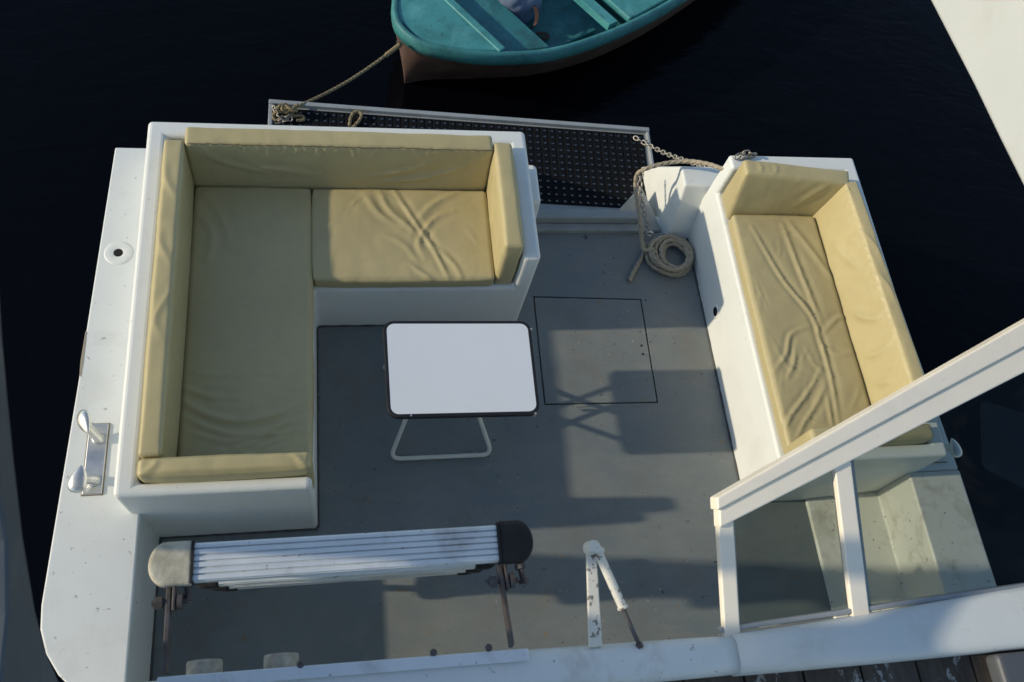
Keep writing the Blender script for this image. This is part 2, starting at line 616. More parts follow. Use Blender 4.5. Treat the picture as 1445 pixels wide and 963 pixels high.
cushion('seat_cushion', bx8(-1.508, -1.027, -.945, .332, .347, ZS),
        'long khaki seat cushion lying in the shade along the port back cushion', [
            (px(ZS, (252, 562), (300, 588), (360, 592), (434, 566)), .010, .013),
            (px(ZS, (254, 545), (300, 560), (345, 562)), .007, .011),
            (px(ZS, (258, 585), (300, 606), (350, 612), (430, 590)), .009, .011),
            (px(ZS, (270, 610), (320, 622), (380, 612), (432, 606)), .008, .010),
            (px(ZS, (330, 632), (370, 618), (410, 585), (434, 575)), .008, .010),
            (px(ZS, (360, 632), (400, 615), (434, 592)), .006, .009),
            (px(ZS, (262, 520), (300, 530), (352, 526)), .005, .011),
            (px(ZS, (278, 300), (300, 330), (296, 370)), .004, .014),
            (px(ZS, (285, 270), (310, 300), (330, 350)), .004, .014)] + fine_creases(16, ZS, ((-1.49, -.93), (-1.05, -.35)), 3) + fine_creases(7, ZS, ((-1.49, -.3), (-1.05, .3)), 5, amp=(.0015, .003)), seed=1, group=GA, puff=.007)
cushion('seat_cushion', bx8(-1.020, -.256, -.128, .330, .347, ZS),
        'squarer sunlit khaki seat cushion with a long crease, behind the table', [
            (px(ZS, (556, 268), (585, 312), (612, 352), (634, 394)), .012, .009),
            (px(ZS, (536, 270), (552, 298), (590, 330)), .008, .013),
            (px(ZS, (515, 272), (535, 300), (566, 320)), .006, .014),
            (px(ZS, (640, 300), (612, 312), (592, 342), (600, 365)), .008, .011),
            (px(ZS, (650, 270), (612, 290), (590, 312)), .007, .013),
            (px(ZS, (610, 345), (640, 372), (655, 398)), .006, .010),
            (px(ZS, (578, 372), (600, 388), (622, 400)), .006, .010),
            (px(ZS, (540, 330), (570, 345), (592, 372)), .005, .012)] + fine_creases(8, ZS, ((-.95, -.1), (-.3, .3)), 8, lean=1.2, amp=(.0015, .003)), seed=2, group=GA)
sv = [(-1.50 + .124 * i, .358 + .001 * math.sin(i * 2), .6725 + .001 * math.sin(i * 3)) for i in range(11)]
rg = []
rnd = random.Random(4)
for i in range(30):
    xx = -1.48 + 1.2 * i / 29 + rnd.uniform(-.015, .015)
    ln = rnd.uniform(.02, .055)
    rg.append(([(xx, .355, .668), (xx + rnd.uniform(-.012, .012), .352, .668 - ln * .5), (xx + rnd.uniform(-.02, .02), .349, .668 - ln)], rnd.uniform(.003, .007), .008))
rg += [([(-.30, .34, .62), (-.40, .34, .55), (-.55, .34, .49), (-.75, .34, .46)], .009, .014),
       ([(-.50, .34, .60), (-.62, .34, .54), (-.85, .34, .47)], .006, .014),
       ([(-1.45, .34, .62), (-1.35, .34, .56), (-1.15, .34, .50)], .006, .016),
       ([(-1.30, .34, .60), (-1.22, .34, .55), (-1.00, .34, .50)], .005, .016)]
cushion('back_cushion', [(-1.512, .336, .347), (-.256, .336, .347), (-.256, .430, .347), (-1.512, .430, .347),
                         (-1.512, .358, .672), (-.256, .358, .672), (-.256, .438, .680), (-1.512, .443, .680)],
        'long khaki back cushion with puckered seam at the stern end of the corner sofa', rg, seed=3, group=GA, seams=[sv], r=.013)
cushion('back_cushion', bx8(-1.592, -1.514, -.942, .385, .347, .668),
        'narrow khaki back cushion along the outer port wall of the corner sofa', [
            ([(-1.55, -.5, .67), (-1.57, -.42, .67), (-1.52, -.3, .67)], .004, .012),
            ([(-1.53, .1, .67), (-1.57, .18, .67), (-1.58, .26, .67)], .004, .012),
            ([(-1.53, -.2, .67), (-1.57, -.12, .67), (-1.58, -.05, .67)], .004, .012)], seed=4, group=GA, r=.013)
cushion('back_cushion', bx8(-.250, -.170, -.118, .405, .347, .672),
        'short khaki cushion standing upright at the gangway end of the corner sofa', [
            ([(-.25, .3, .64), (-.25, .2, .55), (-.25, .1, .45)], .005, .014),
            ([(-.25, .05, .62), (-.25, 0, .55), (-.25, -.03, .45)], .005, .013)], seed=5, group=GA, r=.013)
cushion('arm_cushion', bx8(-1.590, -1.024, -1.012, -.948, .347, .660),
        'khaki cushion at the foot of the corner sofa, nearest the aluminium steps', [
            ([(-1.57, -1.0, .66), (-1.54, -.98, .66), (-1.53, -.955, .66)], .005, .010),
            ([(-1.04, -1.0, .66), (-1.06, -.98, .66), (-1.08, -.96, .66)], .005, .010)], seed=6, group=GA, r=.015, puff=.008)
# starboard bench
ZB = .47
cushion('seat_cushion', [(.888, -.975, .402), (1.31, -.975, .402), (1.305, .185, .402), (.885, .185, .402),
                         (.888, -.975, ZB), (1.31, -.975, ZB), (1.302, .180, ZB), (.885, .185, ZB)],
        'long wrinkled khaki seat cushion of the single bench on the starboard side', [
            (px(ZB, (1062, 322), (1105, 395), (1145, 445), (1158, 482), (1172, 530), (1184, 600)), .012, .009),
            (px(ZB, (1105, 318), (1130, 385), (1152, 440), (1162, 470)), .009, .011),
            (px(ZB, (1115, 315), (1150, 360), (1180, 400)), .006, .014),
            (px(ZB, (1142, 462), (1116, 474), (1110, 500), (1094, 524)), .009, .009),
            (px(ZB, (1122, 490), (1120, 515), (1110, 536)), .008, .009),
            (px(ZB, (1160, 520), (1140, 556), (1118, 585), (1108, 606)), .010, .009),
            (px(ZB, (1164, 548), (1150, 575), (1134, 600), (1124, 622)), .008, .009),
            (px(ZB, (1168, 560), (1172, 585), (1176, 605)), .006, .009),
            (px(ZB, (1160, 470), (1180, 450), (1196, 446)), .007, .010),
            (px(ZB, (1162, 490), (1184, 500), (1204, 498)), .006, .010)] + fine_creases(14, ZB, ((.92, -.9), (1.28, .15)), 9, lean=1.3, amp=(.0015, .0035)), seed=7, group=GB)
sv = [(1.372 + .003 * i, .20 - .122 * i, .672) for i in range(10)]
rg = []
for i in range(20):
    yy = .17 - 1.05 * i / 19 + rnd.uniform(-.015, .015)
    ln = rnd.uniform(.02, .05)
    rg.append(([(1.372, yy, .668), (1.362, yy + rnd.uniform(-.012, .012), .668 - ln * .5), (1.355, yy, .668 - ln)], rnd.uniform(.003, .007), .008))
rg += [([(1.33, .05, .50), (1.34, -.1, .56), (1.35, -.22, .63)], .007, .02),
       ([(1.33, -.35, .50), (1.345, -.42, .58), (1.36, -.44, .65)], .012, .018),
       ([(1.33, -.55, .49), (1.34, -.58, .56), (1.36, -.56, .65)], .011, .018),
       ([(1.33, -.70, .50), (1.35, -.72, .60)], .009, .016),
       ([(1.38, -.25, .672), (1.41, -.32, .675), (1.42, -.40, .675)], .005, .012),
       ([(1.38, -.05, .672), (1.41, -.12, .675), (1.42, -.20, .675)], .005, .012)]
cushion('back_cushion', [(1.305, -.91, .402), (1.43, -.91, .402), (1.43, .235, .402), (1.300, .235, .402),
                         (1.385, -.91, .672), (1.452, -.91, .680), (1.420, .235, .680), (1.362, .235, .672)],
        'long khaki back cushion with a puckered seam along the outer starboard side', rg, seed=8, group=GB, seams=[sv], r=.013)
cushion('back_cushion', [(.885, .190, .402), (1.40, .186, .402), (1.40, .335, .402), (.885, .335, .402),
                         (.888, .262, .672), (1.385, .215, .672), (1.395, .285, .680), (.888, .338, .680)],
        'khaki cushion closing the stern end of the starboard bench, behind the coiled rope', [
            ([(.95, .27, .67), (.96, .29, .678), (.95, .32, .68)], .004, .010),
            ([(1.02, .27, .67), (1.03, .28, .678), (1.03, .31, .68)], .004, .010),
            ([(1.3, .23, .66), (1.25, .22, .6), (1.2, .21, .52)], .005, .016)], seed=9, group=GB, r=.013)
cushion('arm_cushion', bx8(.892, 1.425, -1.000, -.935, .402, .655),
        'khaki cushion at the cabin end of the starboard bench, seen through the glass', [], seed=10, group=GB, r=.015, puff=.008)

# ------------------------------------------------------------------ the boat
boat = tag(empty('motor_boat', (0, 0, 0)), 'white fibreglass motor boat with a grey aft cockpit and built-in benches', 'boat')

bm = bmesh.new()   # lower hull under everything
zprism(bm, [(-1.86, .525), (-1.90, -1.4), (-1.88, -4.4), (-1.2, -6.0), (-.1, -6.6), (1.0, -6.0), (1.68, -4.4), (1.70, -1.4), (1.66, .40), (.62, .525)], -.8, -.03)
bevel(link('hull', to_mesh(bm, 'hull'), M['hullwhite'], boat, smooth=False), .03, 3)

bm = bmesh.new()
deck_poly = [(-1.858, .565), (-1.895, -.55), (-1.928, -1.36), (-1.922, -1.44), (-1.895, -1.52), (-1.85, -1.59), (-1.78, -1.66), (-1.70, -1.735), (-1.634, -1.735), (-1.634, -1.03), (-1.62, -1.03), (-1.62, .565)]
zprism(bm, deck_poly, -.5, .37)
dk = bevel(link('side_deck', to_mesh(bm, 'side_deck'), M['hullwhite'], boat, smooth=False), .010, 3)

# sofa shell : height map on a cell grid
def heightfield(name, xs, ys, hfun, z0, mat, width):
    bm = bmesh.new()
    nx, ny = len(xs) - 1, len(ys) - 1
    Hh = [[hfun((xs[i] + xs[i + 1]) / 2, (ys[j] + ys[j + 1]) / 2) for j in range(ny)] for i in range(nx)]
    vc = {}
    def v(x, y, z):
        k = (round(x, 4), round(y, 4), round(z, 4))
        if k not in vc:
            vc[k] = bm.verts.new(k)
        return vc[k]
    def hh(i, j):
        return Hh[i][j] if 0 <= i < nx and 0 <= j < ny and Hh[i][j] is not None else z0
    levels = sorted({z0} | {h for r_ in Hh for h in r_ if h is not None})
    def wall(xa, ya, xb, yb, za, zb):
        lo, hi = min(za, zb), max(za, zb)
        ls = [q for q in levels if lo <= q <= hi]
        for a, b in zip(ls, ls[1:]):
            bm.faces.new([v(xa, ya, a), v(xb, yb, a), v(xb, yb, b), v(xa, ya, b)])
    for i in range(nx):
        for j in range(ny):
            if Hh[i][j] is None: continue
            h = Hh[i][j]
            bm.faces.new([v(xs[i], ys[j], h), v(xs[i + 1], ys[j], h), v(xs[i + 1], ys[j + 1], h), v(xs[i], ys[j + 1], h)])
            bm.faces.new([v(xs[i], ys[j], z0), v(xs[i], ys[j + 1], z0), v(xs[i + 1], ys[j + 1], z0), v(xs[i + 1], ys[j], z0)])
    for i in range(nx + 1):
        for j in range(ny):
            a, b = hh(i - 1, j), hh(i, j)
            if a != b: wall(xs[i], ys[j], xs[i], ys[j + 1], a, b)
    for j in range(ny + 1):
        for i in range(nx):
            a, b = hh(i, j - 1), hh(i, j)
            if a != b: wall(xs[i], ys[j], xs[i + 1], ys[j], a, b)
    bmesh.ops.recalc_face_normals(bm, faces=bm.faces)
    bmesh.ops.dissolve_limit(bm, angle_limit=.02, verts=bm.verts, edges=bm.edges)
    me = to_mesh(bm, name)
    return bevel(link(name, me, mat, boat, smooth=False), width, 4)

def sofa_h(x, y):
    if y < -.132 and x > -1.02: return None
    if x < -1.60 or y > .452: return .60
    if y < -1.017: return .60
    if x > -.163: return .60
    return .345
heightfield('sofa_shell', [-1.677, -1.60, -1.02, -.163, -.086], [-1.062, -1.017, -.132, .452, .532], sofa_h, -.02, M['gelcoat'], .020)
def bench_h(x, y):
    if x > 1.435 or y > .345: return .60
    if y < -1.005: return .60
    return .40
heightfield('bench_shell', [.868, 1.435, 1.502], [-1.060, -1.005, .345, .425], bench_h, -.02, M['gelcoat'], .014)

# transom wings either side of the steps
bm = bmesh.new()
prof = [(.335, -.02), (.44, .33), (.55, .335), (.90, -.14), (.90, -.28), (.44, -.28), (.335, -.1)]
xprism(bm, prof, .750, .985)
bevel(link('transom_wing', to_mesh(bm, 'transom_wing'), M['gelcoat'], boat, smooth=False), .012, 3)
bm = bmesh.new()
xprism(bm, [(.30, -.02), (.345, .315), (.55, .32), (.90, -.14), (.90, -.28), (.40, -.28)], -.084, .026)
bevel(link('transom_wing', to_mesh(bm, 'transom_wing'), M['gelcoat'], boat, smooth=False), .020, 3)

# starboard locker slope and side deck forward of the bench
bm = bmesh.new()
prof = [(1.162, -.02), (1.165, .012), (1.485, .085), (1.464, .37), (1.713, .37), (1.713, -.5), (1.162, -.5)]
prism(bm, prof, lambda p: (p[0], -1.058, p[1]), lambda p: (p[0], -1.74, p[1]))
bevel(link('side_locker', to_mesh(bm, 'side_locker'), M['locker'], boat, smooth=False), .010, 3)
bm = bmesh.new()
zprism(bm, [(1.49, -1.057), (1.711, -1.057), (1.665, .30), (1.49, .30)], -.4, .368)
bevel(link('side_deck', to_mesh(bm, 'side_deck'), M['hullwhite'], boat, smooth=False), .010, 3)

# cockpit floor with the sunk hatch
hc = [at(752, 418, 0), at(905, 422, 0), at(929, 569, 0), at(768, 572, 0)]   # aft-left, aft-right, fore-right, fore-left
bm = bmesh.new()
X0, X1, Y0, Y1 = -1.64, 1.20, -1.76, .372
o4 = [bm.verts.new((X0, Y1, 0)), bm.verts.new((X1, Y1, 0)), bm.verts.new((X1, Y0, 0)), bm.verts.new((X0, Y0, 0))]
i4 = [bm.verts.new((p[0], p[1], 0)) for p in hc]
i5 = [bm.verts.new((p[0], p[1], -.018)) for p in hc]
for k in range(4):
    bm.faces.new([o4[k], o4[(k + 1) % 4], i4[(k + 1) % 4], i4[k]])
    bm.faces.new([i4[k], i4[(k + 1) % 4], i5[(k + 1) % 4], i5[k]])
bm.faces.new(i5)
link('cockpit_floor', to_mesh(bm, 'cockpit_floor'), M['floor'], boat, smooth=False)
bm = bmesh.new()
cc = sum(hc) / 4
ins = [p + (cc - p) / np.linalg.norm(cc - p) * .0095 for p in hc]
zprism(bm, [(p[0], p[1]) for p in ins], -.016, .0012)
hp = bevel(link('floor_hatch', to_mesh(bm, 'floor_hatch'), M['floor'], boat, smooth=False), .002, 1)
for p, q in (((905, 488), .008), ((907, 500), .008)):
    bm = bmesh.new()
    c = at(p[0], p[1], .0015)
    cyl(bm, (c[0], c[1], .0012), (c[0], c[1], .0035), .0055, .005, 12)
    link('screw', to_mesh(bm, 'screw'), M['hole'], hp, smooth=False)
bm = bmesh.new()
a, b = at(812, 573, .002), at(830, 572, .002)
bar(bm, (a[0], a[1], .0015), (b[0], b[1], .0015), .014, .004)
link('hinge', to_mesh(bm, 'hinge'), M['floor'], hp, smooth=False)

# grimy sealant along the foot of the benches
for name_, p, q in (('sealant', (-1.019, -.136, .002), (-.088, -.136, .002)), ('sealant', (-1.016, -1.06, .002), (-1.016, -.135, .002)),
                    ('sealant', (.864, -1.06, .002), (.864, .36, .002)), ('sealant', (-1.63, -1.066, .002), (-1.02, -1.066, .002)), ('sealant', (-1.630, -1.74, .002), (-1.630, -1.06, .002))):
    bm = bmesh.new()
    pts_ = catmull([p, tuple(np.array(p) * .5 + np.array(q) * .5), q], .03)
    sweep(bm, pts_, .0062, n=8, rfun=lambda t: .75 + .35 * math.sin(t * 37) * math.sin(t * 91))
    link(name_, to_mesh(bm, name_), M['grime'], boat)

# sill steps toward the platform
bm = bmesh.new()
box(bm, -.083, .600, .372, .415, -.1, .030)
box(bm, -.083, .600, .4152, .465, -.1, .075)
bevel(link('sill_step', to_mesh(bm, 'sill_step'), M['sill'], boat, smooth=False), .008, 3)
bm = bmesh.new()
hexa(bm, [(.60, .374, -.12), (.745, .38, -.12), (.70, .68, -.20), (.49, .468, -.12), (.60, .374, .002), (.745, .40, -.015), (.66, .66, .02), (.49, .468, .079)])
bevel(link('sill_cheek', to_mesh(bm, 'sill_cheek'), M['sill'], boat, smooth=False), .008, 2)

# swim platform
PZ = -.15
pTL, pTR = at(383, 148, PZ), at(912, 187, PZ)
pBL, pBR = (-1.27, .50), (.80, .50)
bm = bmesh.new()
zprism(bm, [(pTL[0], pTL[1]), (pTR[0], pTR[1]), pBR, pBL], PZ - .05, PZ)
pf = link('swim_platform', to_mesh(bm, 'swim_platform'), M['platform'], boat, smooth=False)
bm = bmesh.new()
e = np.array([pTR[0] - pTL[0], pTR[1] - pTL[1], 0]); e /= np.linalg.norm(e)
nrm_ = np.array([-e[1], e[0], 0])
up = np.array([0, 0, 1])
a = pTL + nrm_ * .004 - up * .005; b = pTR + nrm_ * .004 - up * .005
bar(bm, a - e * .012, b + e * .012, .026, .06)
d1 = np.array([pBL[0] - pTL[0], pBL[1] - pTL[1], 0]); d1 /= np.linalg.norm(d1)
bar(bm, pTL + d1 * .012 - up * .004, pTL + d1 * .7 - up * .004, .022, .058)
bar(bm, pTR + d1 * .012 - up * .004, pTR + np.array([pBR[0] - pTR[0], pBR[1] - pTR[1], 0]) * .95 - up * .004, .016, .058)
bevel(link('edge_rail', to_mesh(bm, 'edge_rail'), M['platform'], pf, smooth=False), .004, 2)
for x in (-.95, .5):   # brackets to the hull
    bm = bmesh.new()
    bar(bm, (x, .5, -.5), (x, 1.0, PZ - .05), .05, .05)
    link('bracket', to_mesh(bm, 'bracket'), M['platform'], pf, smooth=False)

# drain fitting on the port side deck and vent on the bench face
def fitting(c, ax, ro, ri, name='drain_fitting'):
    bm = bmesh.new()
    lathe(bm, [(ri, -.004), (ri, .002), (ri + .002, .0032), (ro - .005, .0030), (ro - .001, .0015), (ro, -.002)], c, ax, 40)
    f = link(name, to_mesh(bm, name), M['gelcoat'], boat)
    bm = bmesh.new()
    cyl(bm, Vector(c) + Vector(ax) * -.004, Vector(c) + Vector(ax) * .0022, ri * 1.0, None, 32)
    link('hole', to_mesh(bm, 'hole'), M['hole'], f, smooth=False)
c = at(167, 357, .372)
fitting((c[0], c[1], .3705), (0, 0, 1), .056, .0185)
fitting((.8675, -.151, .128), (-1, 0, 0), .036, .023, 'vent_fitting')

# peeled patch on the port edge, as a thin chip of bare filler
bm = bmesh.new()
pts = [(113.5, 510), (112, 530), (114, 532), (118, 508), (121, 480), (122, 468), (120.5, 468)]
zprism(bm, [(at(x, y, .371)[0], at(x, y, .371)[1]) for x, y in pts], .366, .3712)
link('peeled_patch', to_mesh(bm, 'peeled_patch'), plain('bare_filler', (.42, .36, .27), .8, var=.5, scale=30), dk, smooth=False)

# mooring bollards
def bollard(org, sx, hs):
    ox, oy, oz = org
    bm = bmesh.new()
    obox(bm, (ox, oy, oz + .004), (1, .0, 0), (.0, 1, 0), (0, 0, 1), .034, .135, .004)
    b0 = bmesh.new()
    obox(b0, (ox, oy, oz + .001), (1, 0, 0), (0, 1, 0), (0, 0, 1), .0375, .1385, .0012)
    pl = bevel(link('bollard', to_mesh(bm, 'bollard'), M['steel'], boat, smooth=False), .003, 2)
    link('bedding', to_mesh(b0, 'bedding'), M['sealant'], pl, smooth=False)
    for k, (dy, lean, aim) in enumerate(((.075, (-.028 * sx, .03), (.030 * sx, -.075)), (-.085, (-.028 * sx, -.012), (.012 * sx, .07)))):
        base = Vector((ox + .004 * sx, oy + dy, oz + .006))
        top = base + Vector((lean[0], lean[1], .075))
        bm = bmesh.new()
        path = [base, base + Vector((0, 0, .012)), base * .5 + top * .5, top]
        sweep(bm, catmull([tuple(p) for p in path], .008), .016, n=20, rfun=lambda t: 1.45 - .45 * min(1, t * 4))
        ps = link('post', to_mesh(bm, 'post'), M['steel'], pl)
        bm = bmesh.new()   # tear-shaped horn on top
        d = Vector((aim[0], aim[1], .012)).normalized()
        prof = [(0, -.050), (.014, -.047), (.0235, -.036), (.028, -.018), (.0275, 0), (.024, .020), (.017, .040), (.009, .056), (.003, .064), (0, .066)]
        lathe(bm, prof, (0, 0, 0), (0, 1, 0), 28)
        for v in bm.verts:
            v.co.z *= .55
        rot = Vector((0, 1, 0)).rotation_difference(d)
        for v in bm.verts:
            v.co = rot @ Vector((v.co.x * 1.3 * hs, v.co.y * hs, v.co.z * 1.25 * hs)) + top + Vector((0, 0, .012)) - d * .012
        link('horn', to_mesh(bm, 'horn'), M['steel'], pl)
    return pl
bollard((-1.802, -.848, .37), 1, .86)
bollard((1.625, -.885, .37), -1, .74)
# rope end hanging by the starboard bollard
# cabin below the upper deck
bm = bmesh.new()
box(bm, -1.62, 1.45, -4.6, -1.765, -.02, 1.19)
bevel(link('cabin', to_mesh(bm, 'cabin'), M['hullwhite'], boat, smooth=False), .02, 2)
for x in (-1.279, -1.082):
    bm = bmesh.new()
    lathe(bm, [(.0, .115), (.030, .115), (.036, .118), (.0445, .118), (.046, .112), (.046, 0)], (x, -1.785, 1.10), (0, 1, 0), 28)
    link('pipe_stub', to_mesh(bm, 'pipe_stub'), M['pipe'], boat)

# upper deck planks
ud = None
bm = bmesh.new()
box(bm, -1.60, 1.42, -4.5, -1.80, 1.192, 1.205)
ud = link('upper_deck', to_mesh(bm, 'upper_deck'), M['hole'], boat, smooth=False)
bm = bmesh.new()
x = -1.595
k = 0
while x < 1.40:
    obox(bm, (x + .0865, -3.14, 1.2155), (1, 0, 0), (0, 1, 0), (0, 0, 1), .084, 1.35, .010 + .0006 * (k % 3))
    x += .176; k += 1
link('planking', to_mesh(bm, 'planking'), M['plank'], ud, smooth=False)
bm = bmesh.new()
box(bm, .905, 1.38, -2.5, -1.848, 1.228, 1.29)
bevel(link('deck_locker', to_mesh(bm, 'deck_locker'), M['grey_box'], boat, smooth=False), .015, 3)

# coaming: rounded lip round the aft edge of the upper deck
def coaming(pts, name, mat, hw, zt):
    bm = bmesh.new()
    rings = []
    for (x, ya, yb) in pts:
        prof = [(ya, zt - .13), (ya, zt - .03), (ya - .006, zt - .014), (ya - .018, zt - .003), (ya - .034, zt), (yb + .034, zt), (yb + .018, zt - .003), (yb + .006, zt - .014), (yb, zt - .03), (yb, zt - .13)]
        rings.append([bm.verts.new((x, p, q)) for p, q in prof])
    for a, b in zip(rings, rings[1:]):
        for i in range(len(a)):
            j = (i + 1) % len(a)
            bm.faces.new([a[i], a[j], b[j], b[i]])
    bm.faces.new(rings[0]); bm.faces.new(rings[-1])
    return link(name, to_mesh(bm, name), mat, boat)
CZ = 1.30
coaming([(-1.60, -1.722, -1.832), (-1.0, -1.723, -1.832), (-.446, -1.725, -1.833), (.0, -1.732, -1.834), (.148, -1.736, -1.834)], 'coaming', M['coaming'], 0, CZ)
coaming([(.130, -1.731, -1.838), (.30, -1.724, -1.840), (.60, -1.704, -1.842), (.85, -1.684, -1.842), (1.06, -1.668, -1.842), (1.42, -1.640, -1.842)], 'coaming', white_paint('smooth_coaming_paint', col=(.68, .715, .69), dirt=.2, specks=.1, seed=4), 0, CZ + .004)

# ladder mounting strip and brackets
steps = tag(empty('boarding_steps', (-.9, -1.45, 1.3)), 'folding boarding steps with ribbed aluminium treads above the cockpit floor', 'steps')
def rel(o, pts):
    return pts
def child(name, bm, mat, par, smooth=False, bev=None, seg=2):
    for v in bm.verts:
        v.co -= par.location
    o = link(name, to_mesh(bm, name), mat, par, smooth=smooth)
    if bev: bevel(o, bev, seg)
    return o
bm = bmesh.new()
a, b = at(222, 958, 1.306), at(745, 917, 1.306)
bar(bm, a + np.array([0, -.012, 0]), b + np.array([0, -.012, 0]), .030, .008)
child('mounting_strip', bm, M['alu'], steps, bev=.002)
def tread(x0, x1, yc, z, wd):
    prof = []
    nr = 6
    hw = wd / 2
    for i in range(nr):
        y0 = -hw + wd * i / nr; y1 = -hw + wd * (i + 1) / nr
        g = (y1 - y0)
        prof += [(y0 + g * .02, -.007), (y0 + g * .10, -.007), (y0 + g * .18, 0), (y0 + g * (.60 if i % 2 else .88), 0), (y0 + g * (.68 if i % 2 else .92), -.0015), (y0 + g * .97, -.004)]
    prof = [(-hw, -.03)] + [(-hw, -.009)] + prof + [(hw, -.009)] + [(hw, -.03)]
    bm = bmesh.new()
    xprism(bm, [(p + yc, q + z) for p, q in prof], x0, x1)
    return bm
def endcap(x, sgn, yc, z, wd, ln):
    bm = bmesh.new()
    hw = wd / 2
    poly = [(x, yc - hw), (x, yc + hw)]
    for i in range(0, 13):
        q = math.pi / 2 - math.pi * i / 12
        poly.append((x + sgn * (ln - hw * .75 + hw * .75 * math.cos(q)), yc + hw * math.sin(q)))
    # remove duplicates of straight part
    zprism(bm, poly, z - .036, z + .004)
    return bm
t0 = (-1.291, -.497, -1.446, 1.30)
child('tread', tread(t0[0], t0[1], t0[2], t0[3], .098), M['alu'], steps)
child('end_cap', endcap(t0[0] + .002, -1, t0[2], t0[3], .112, .110), M['oldcap'], steps, bev=.010, seg=3)
child('end_cap', endcap(t0[1] - .002, 1, t0[2] + .002, t0[3], .116, .100), M['rubber'], steps, bev=.012, seg=3)
for xa in (t0[0] - .004, t0[1] - .003):
    b_ = bmesh.new()
    box(b_, xa, xa + .007, t0[2] - .0535, t0[2] + .0535, t0[3] - .034, t0[3] + .0055)
    child('cap_collar', b_, M['rubber'], steps)
# lower treads: descend aft, hidden one behind the other from above
for k, (pxl, pyb, z) in enumerate(((296, 819, 1.06), (319, 825, .82), (338, 828, .58), (352, 829, .34))):
    c = at(pxl, pyb, z)
    x0 = t0[0] + .0; x1 = t0[1]
    yc = c[1] + .049
    child('tread', tread(x0, x1, yc, z, .098), M['alu'], steps)
    child('end_cap', endcap(x0 + .002, -1, yc, z, .108, .085), M['rubber'], steps, bev=.010, seg=2)
    child('end_cap', endcap(x1 - .002, 1, yc, z, .108, .085), M['rubber'], steps, bev=.010, seg=2)
    if k == 3: last = (yc, z)
for sx in (t0[0] + .03, t0[1] - .03):
    bm = bmesh.new()
    bar(bm, (sx, t0[2] + .01, t0[3] - .05), (sx, last[0] + .02, .02), .022, .05, up=(1, 0, 0))
    child('side_rail', bm, M['alu'], steps, bev=.003)
# brackets
def bracket(pa, pb, za, zb, bolt_side):
    a = at(*pa, za); b = at(*pb, zb)
    bm = bmesh.new()
    bar(bm, a, b, .012, .030)
    d = (b - a); d /= np.linalg.norm(d)
    mid = a + d * np.linalg.norm(b - a) * .78
    bar(bm, mid + np.array([.014, -.02, .004]), b + np.array([.014, .02, .004]), .008, .036)
    o = child('bracket', bm, M['rust'], steps, bev=.002)
    bm = bmesh.new()
    q = mid + np.array([0, .005, .004])
    cyl(bm, q + np.array([-.040, 0, 0]), q + np.array([.045, 0, 0]), .0075, None, 14)
    cyl(bm, q + np.array([-.034, 0, 0]), q + np.array([-.014, 0, 0]), .0165, None, 6)
    cyl(bm, q + np.array([.022, 0, 0]), q + np.array([.034, 0, 0]), .021, None, 20)
    for v in bm.verts: v.co -= steps.location
    bo = link('bolt', to_mesh(bm, 'bolt'), M['rust'], o, smooth=False)
    return o
bracket((233, 950), (240, 828), 1.305, 1.262, -1)
bracket((722, 912), (704, 800), 1.305, 1.262, 1)
for p, q in (((265, 822), (266, 848)), ((733, 796), (740, 824))):
    bm = bmesh.new()
    a = at(*p, 1.262); b = at(*q, 1.262)
    cyl(bm, a, b, .009, None, 12)
    d = (b - a) / np.linalg.norm(b - a)
    cyl(bm, a + d * .0, a + d * .014, .016, None, 6)
    cyl(bm, b - d * .012, b, .015, None, 6)
    child('stop_bolt', bm, M['rust'], steps)
for p in ((424, 938), (612, 921), (690, 914)):
    bm = bmesh.new()
    c = at(p[0], p[1], 1.312)
    cyl(bm, c - np.array([0, .0, .004]), c + np.array([0, 0, .002]), .010, .007, 10)
    child('screw_head', bm, M['rust'], steps)

# gas strut arm on the coaming
bm = bmesh.new()
a, b = at(841, 912, 1.30), at(835, 775, 1.34)
ar = [at(831.5, 914, 1.30), at(850.5, 912, 1.30), at(841.5, 772, 1.34), at(827.5, 772, 1.34)]
prism(bm, ar, lambda q: tuple(q - np.array([0, 0, .012])), lambda q: tuple(q))
arm = bevel(link('strut_arm', to_mesh(bm, 'strut_arm'), M['strut'], boat, smooth=False), .003, 2)
bm = bmesh.new()
c = at(834, 772, 1.35)
cyl(bm, c + np.array([0, 0, -.022]), c + np.array([.004, -.004, .022]), .0195, .0175, 20)
cyl(bm, c + np.array([.012, -.004, .004]), c + np.array([.030, -.018, 0]), .013, .012, 14)
bevel(link('pivot', to_mesh(bm, 'pivot'), M['strut'], arm, smooth=False), .003, 2)
bm = bmesh.new()
s0, s1, s2 = at(845, 782, 1.34), at(879, 858, 1.315), at(901, 908, 1.295)
cyl(bm, s0, s1, .0125, None, 18)
cyl(bm, s1 + (s0 - s1) * .03, s1 - (s0 - s1) * .02, .0155, .0155, 18)
gs = link('gas_strut', to_mesh(bm, 'gas_strut'), M['strut'], arm, smooth=False)
bevel(gs, .002, 2)
bm = bmesh.new()
cyl(bm, s1, s2, .0062, None, 12)
cyl(bm, s2, s2 + (s2 - s1) * .12, .010, .010, 12)
link('piston_rod', to_mesh(bm, 'piston_rod'), M['rust'], arm, smooth=False)

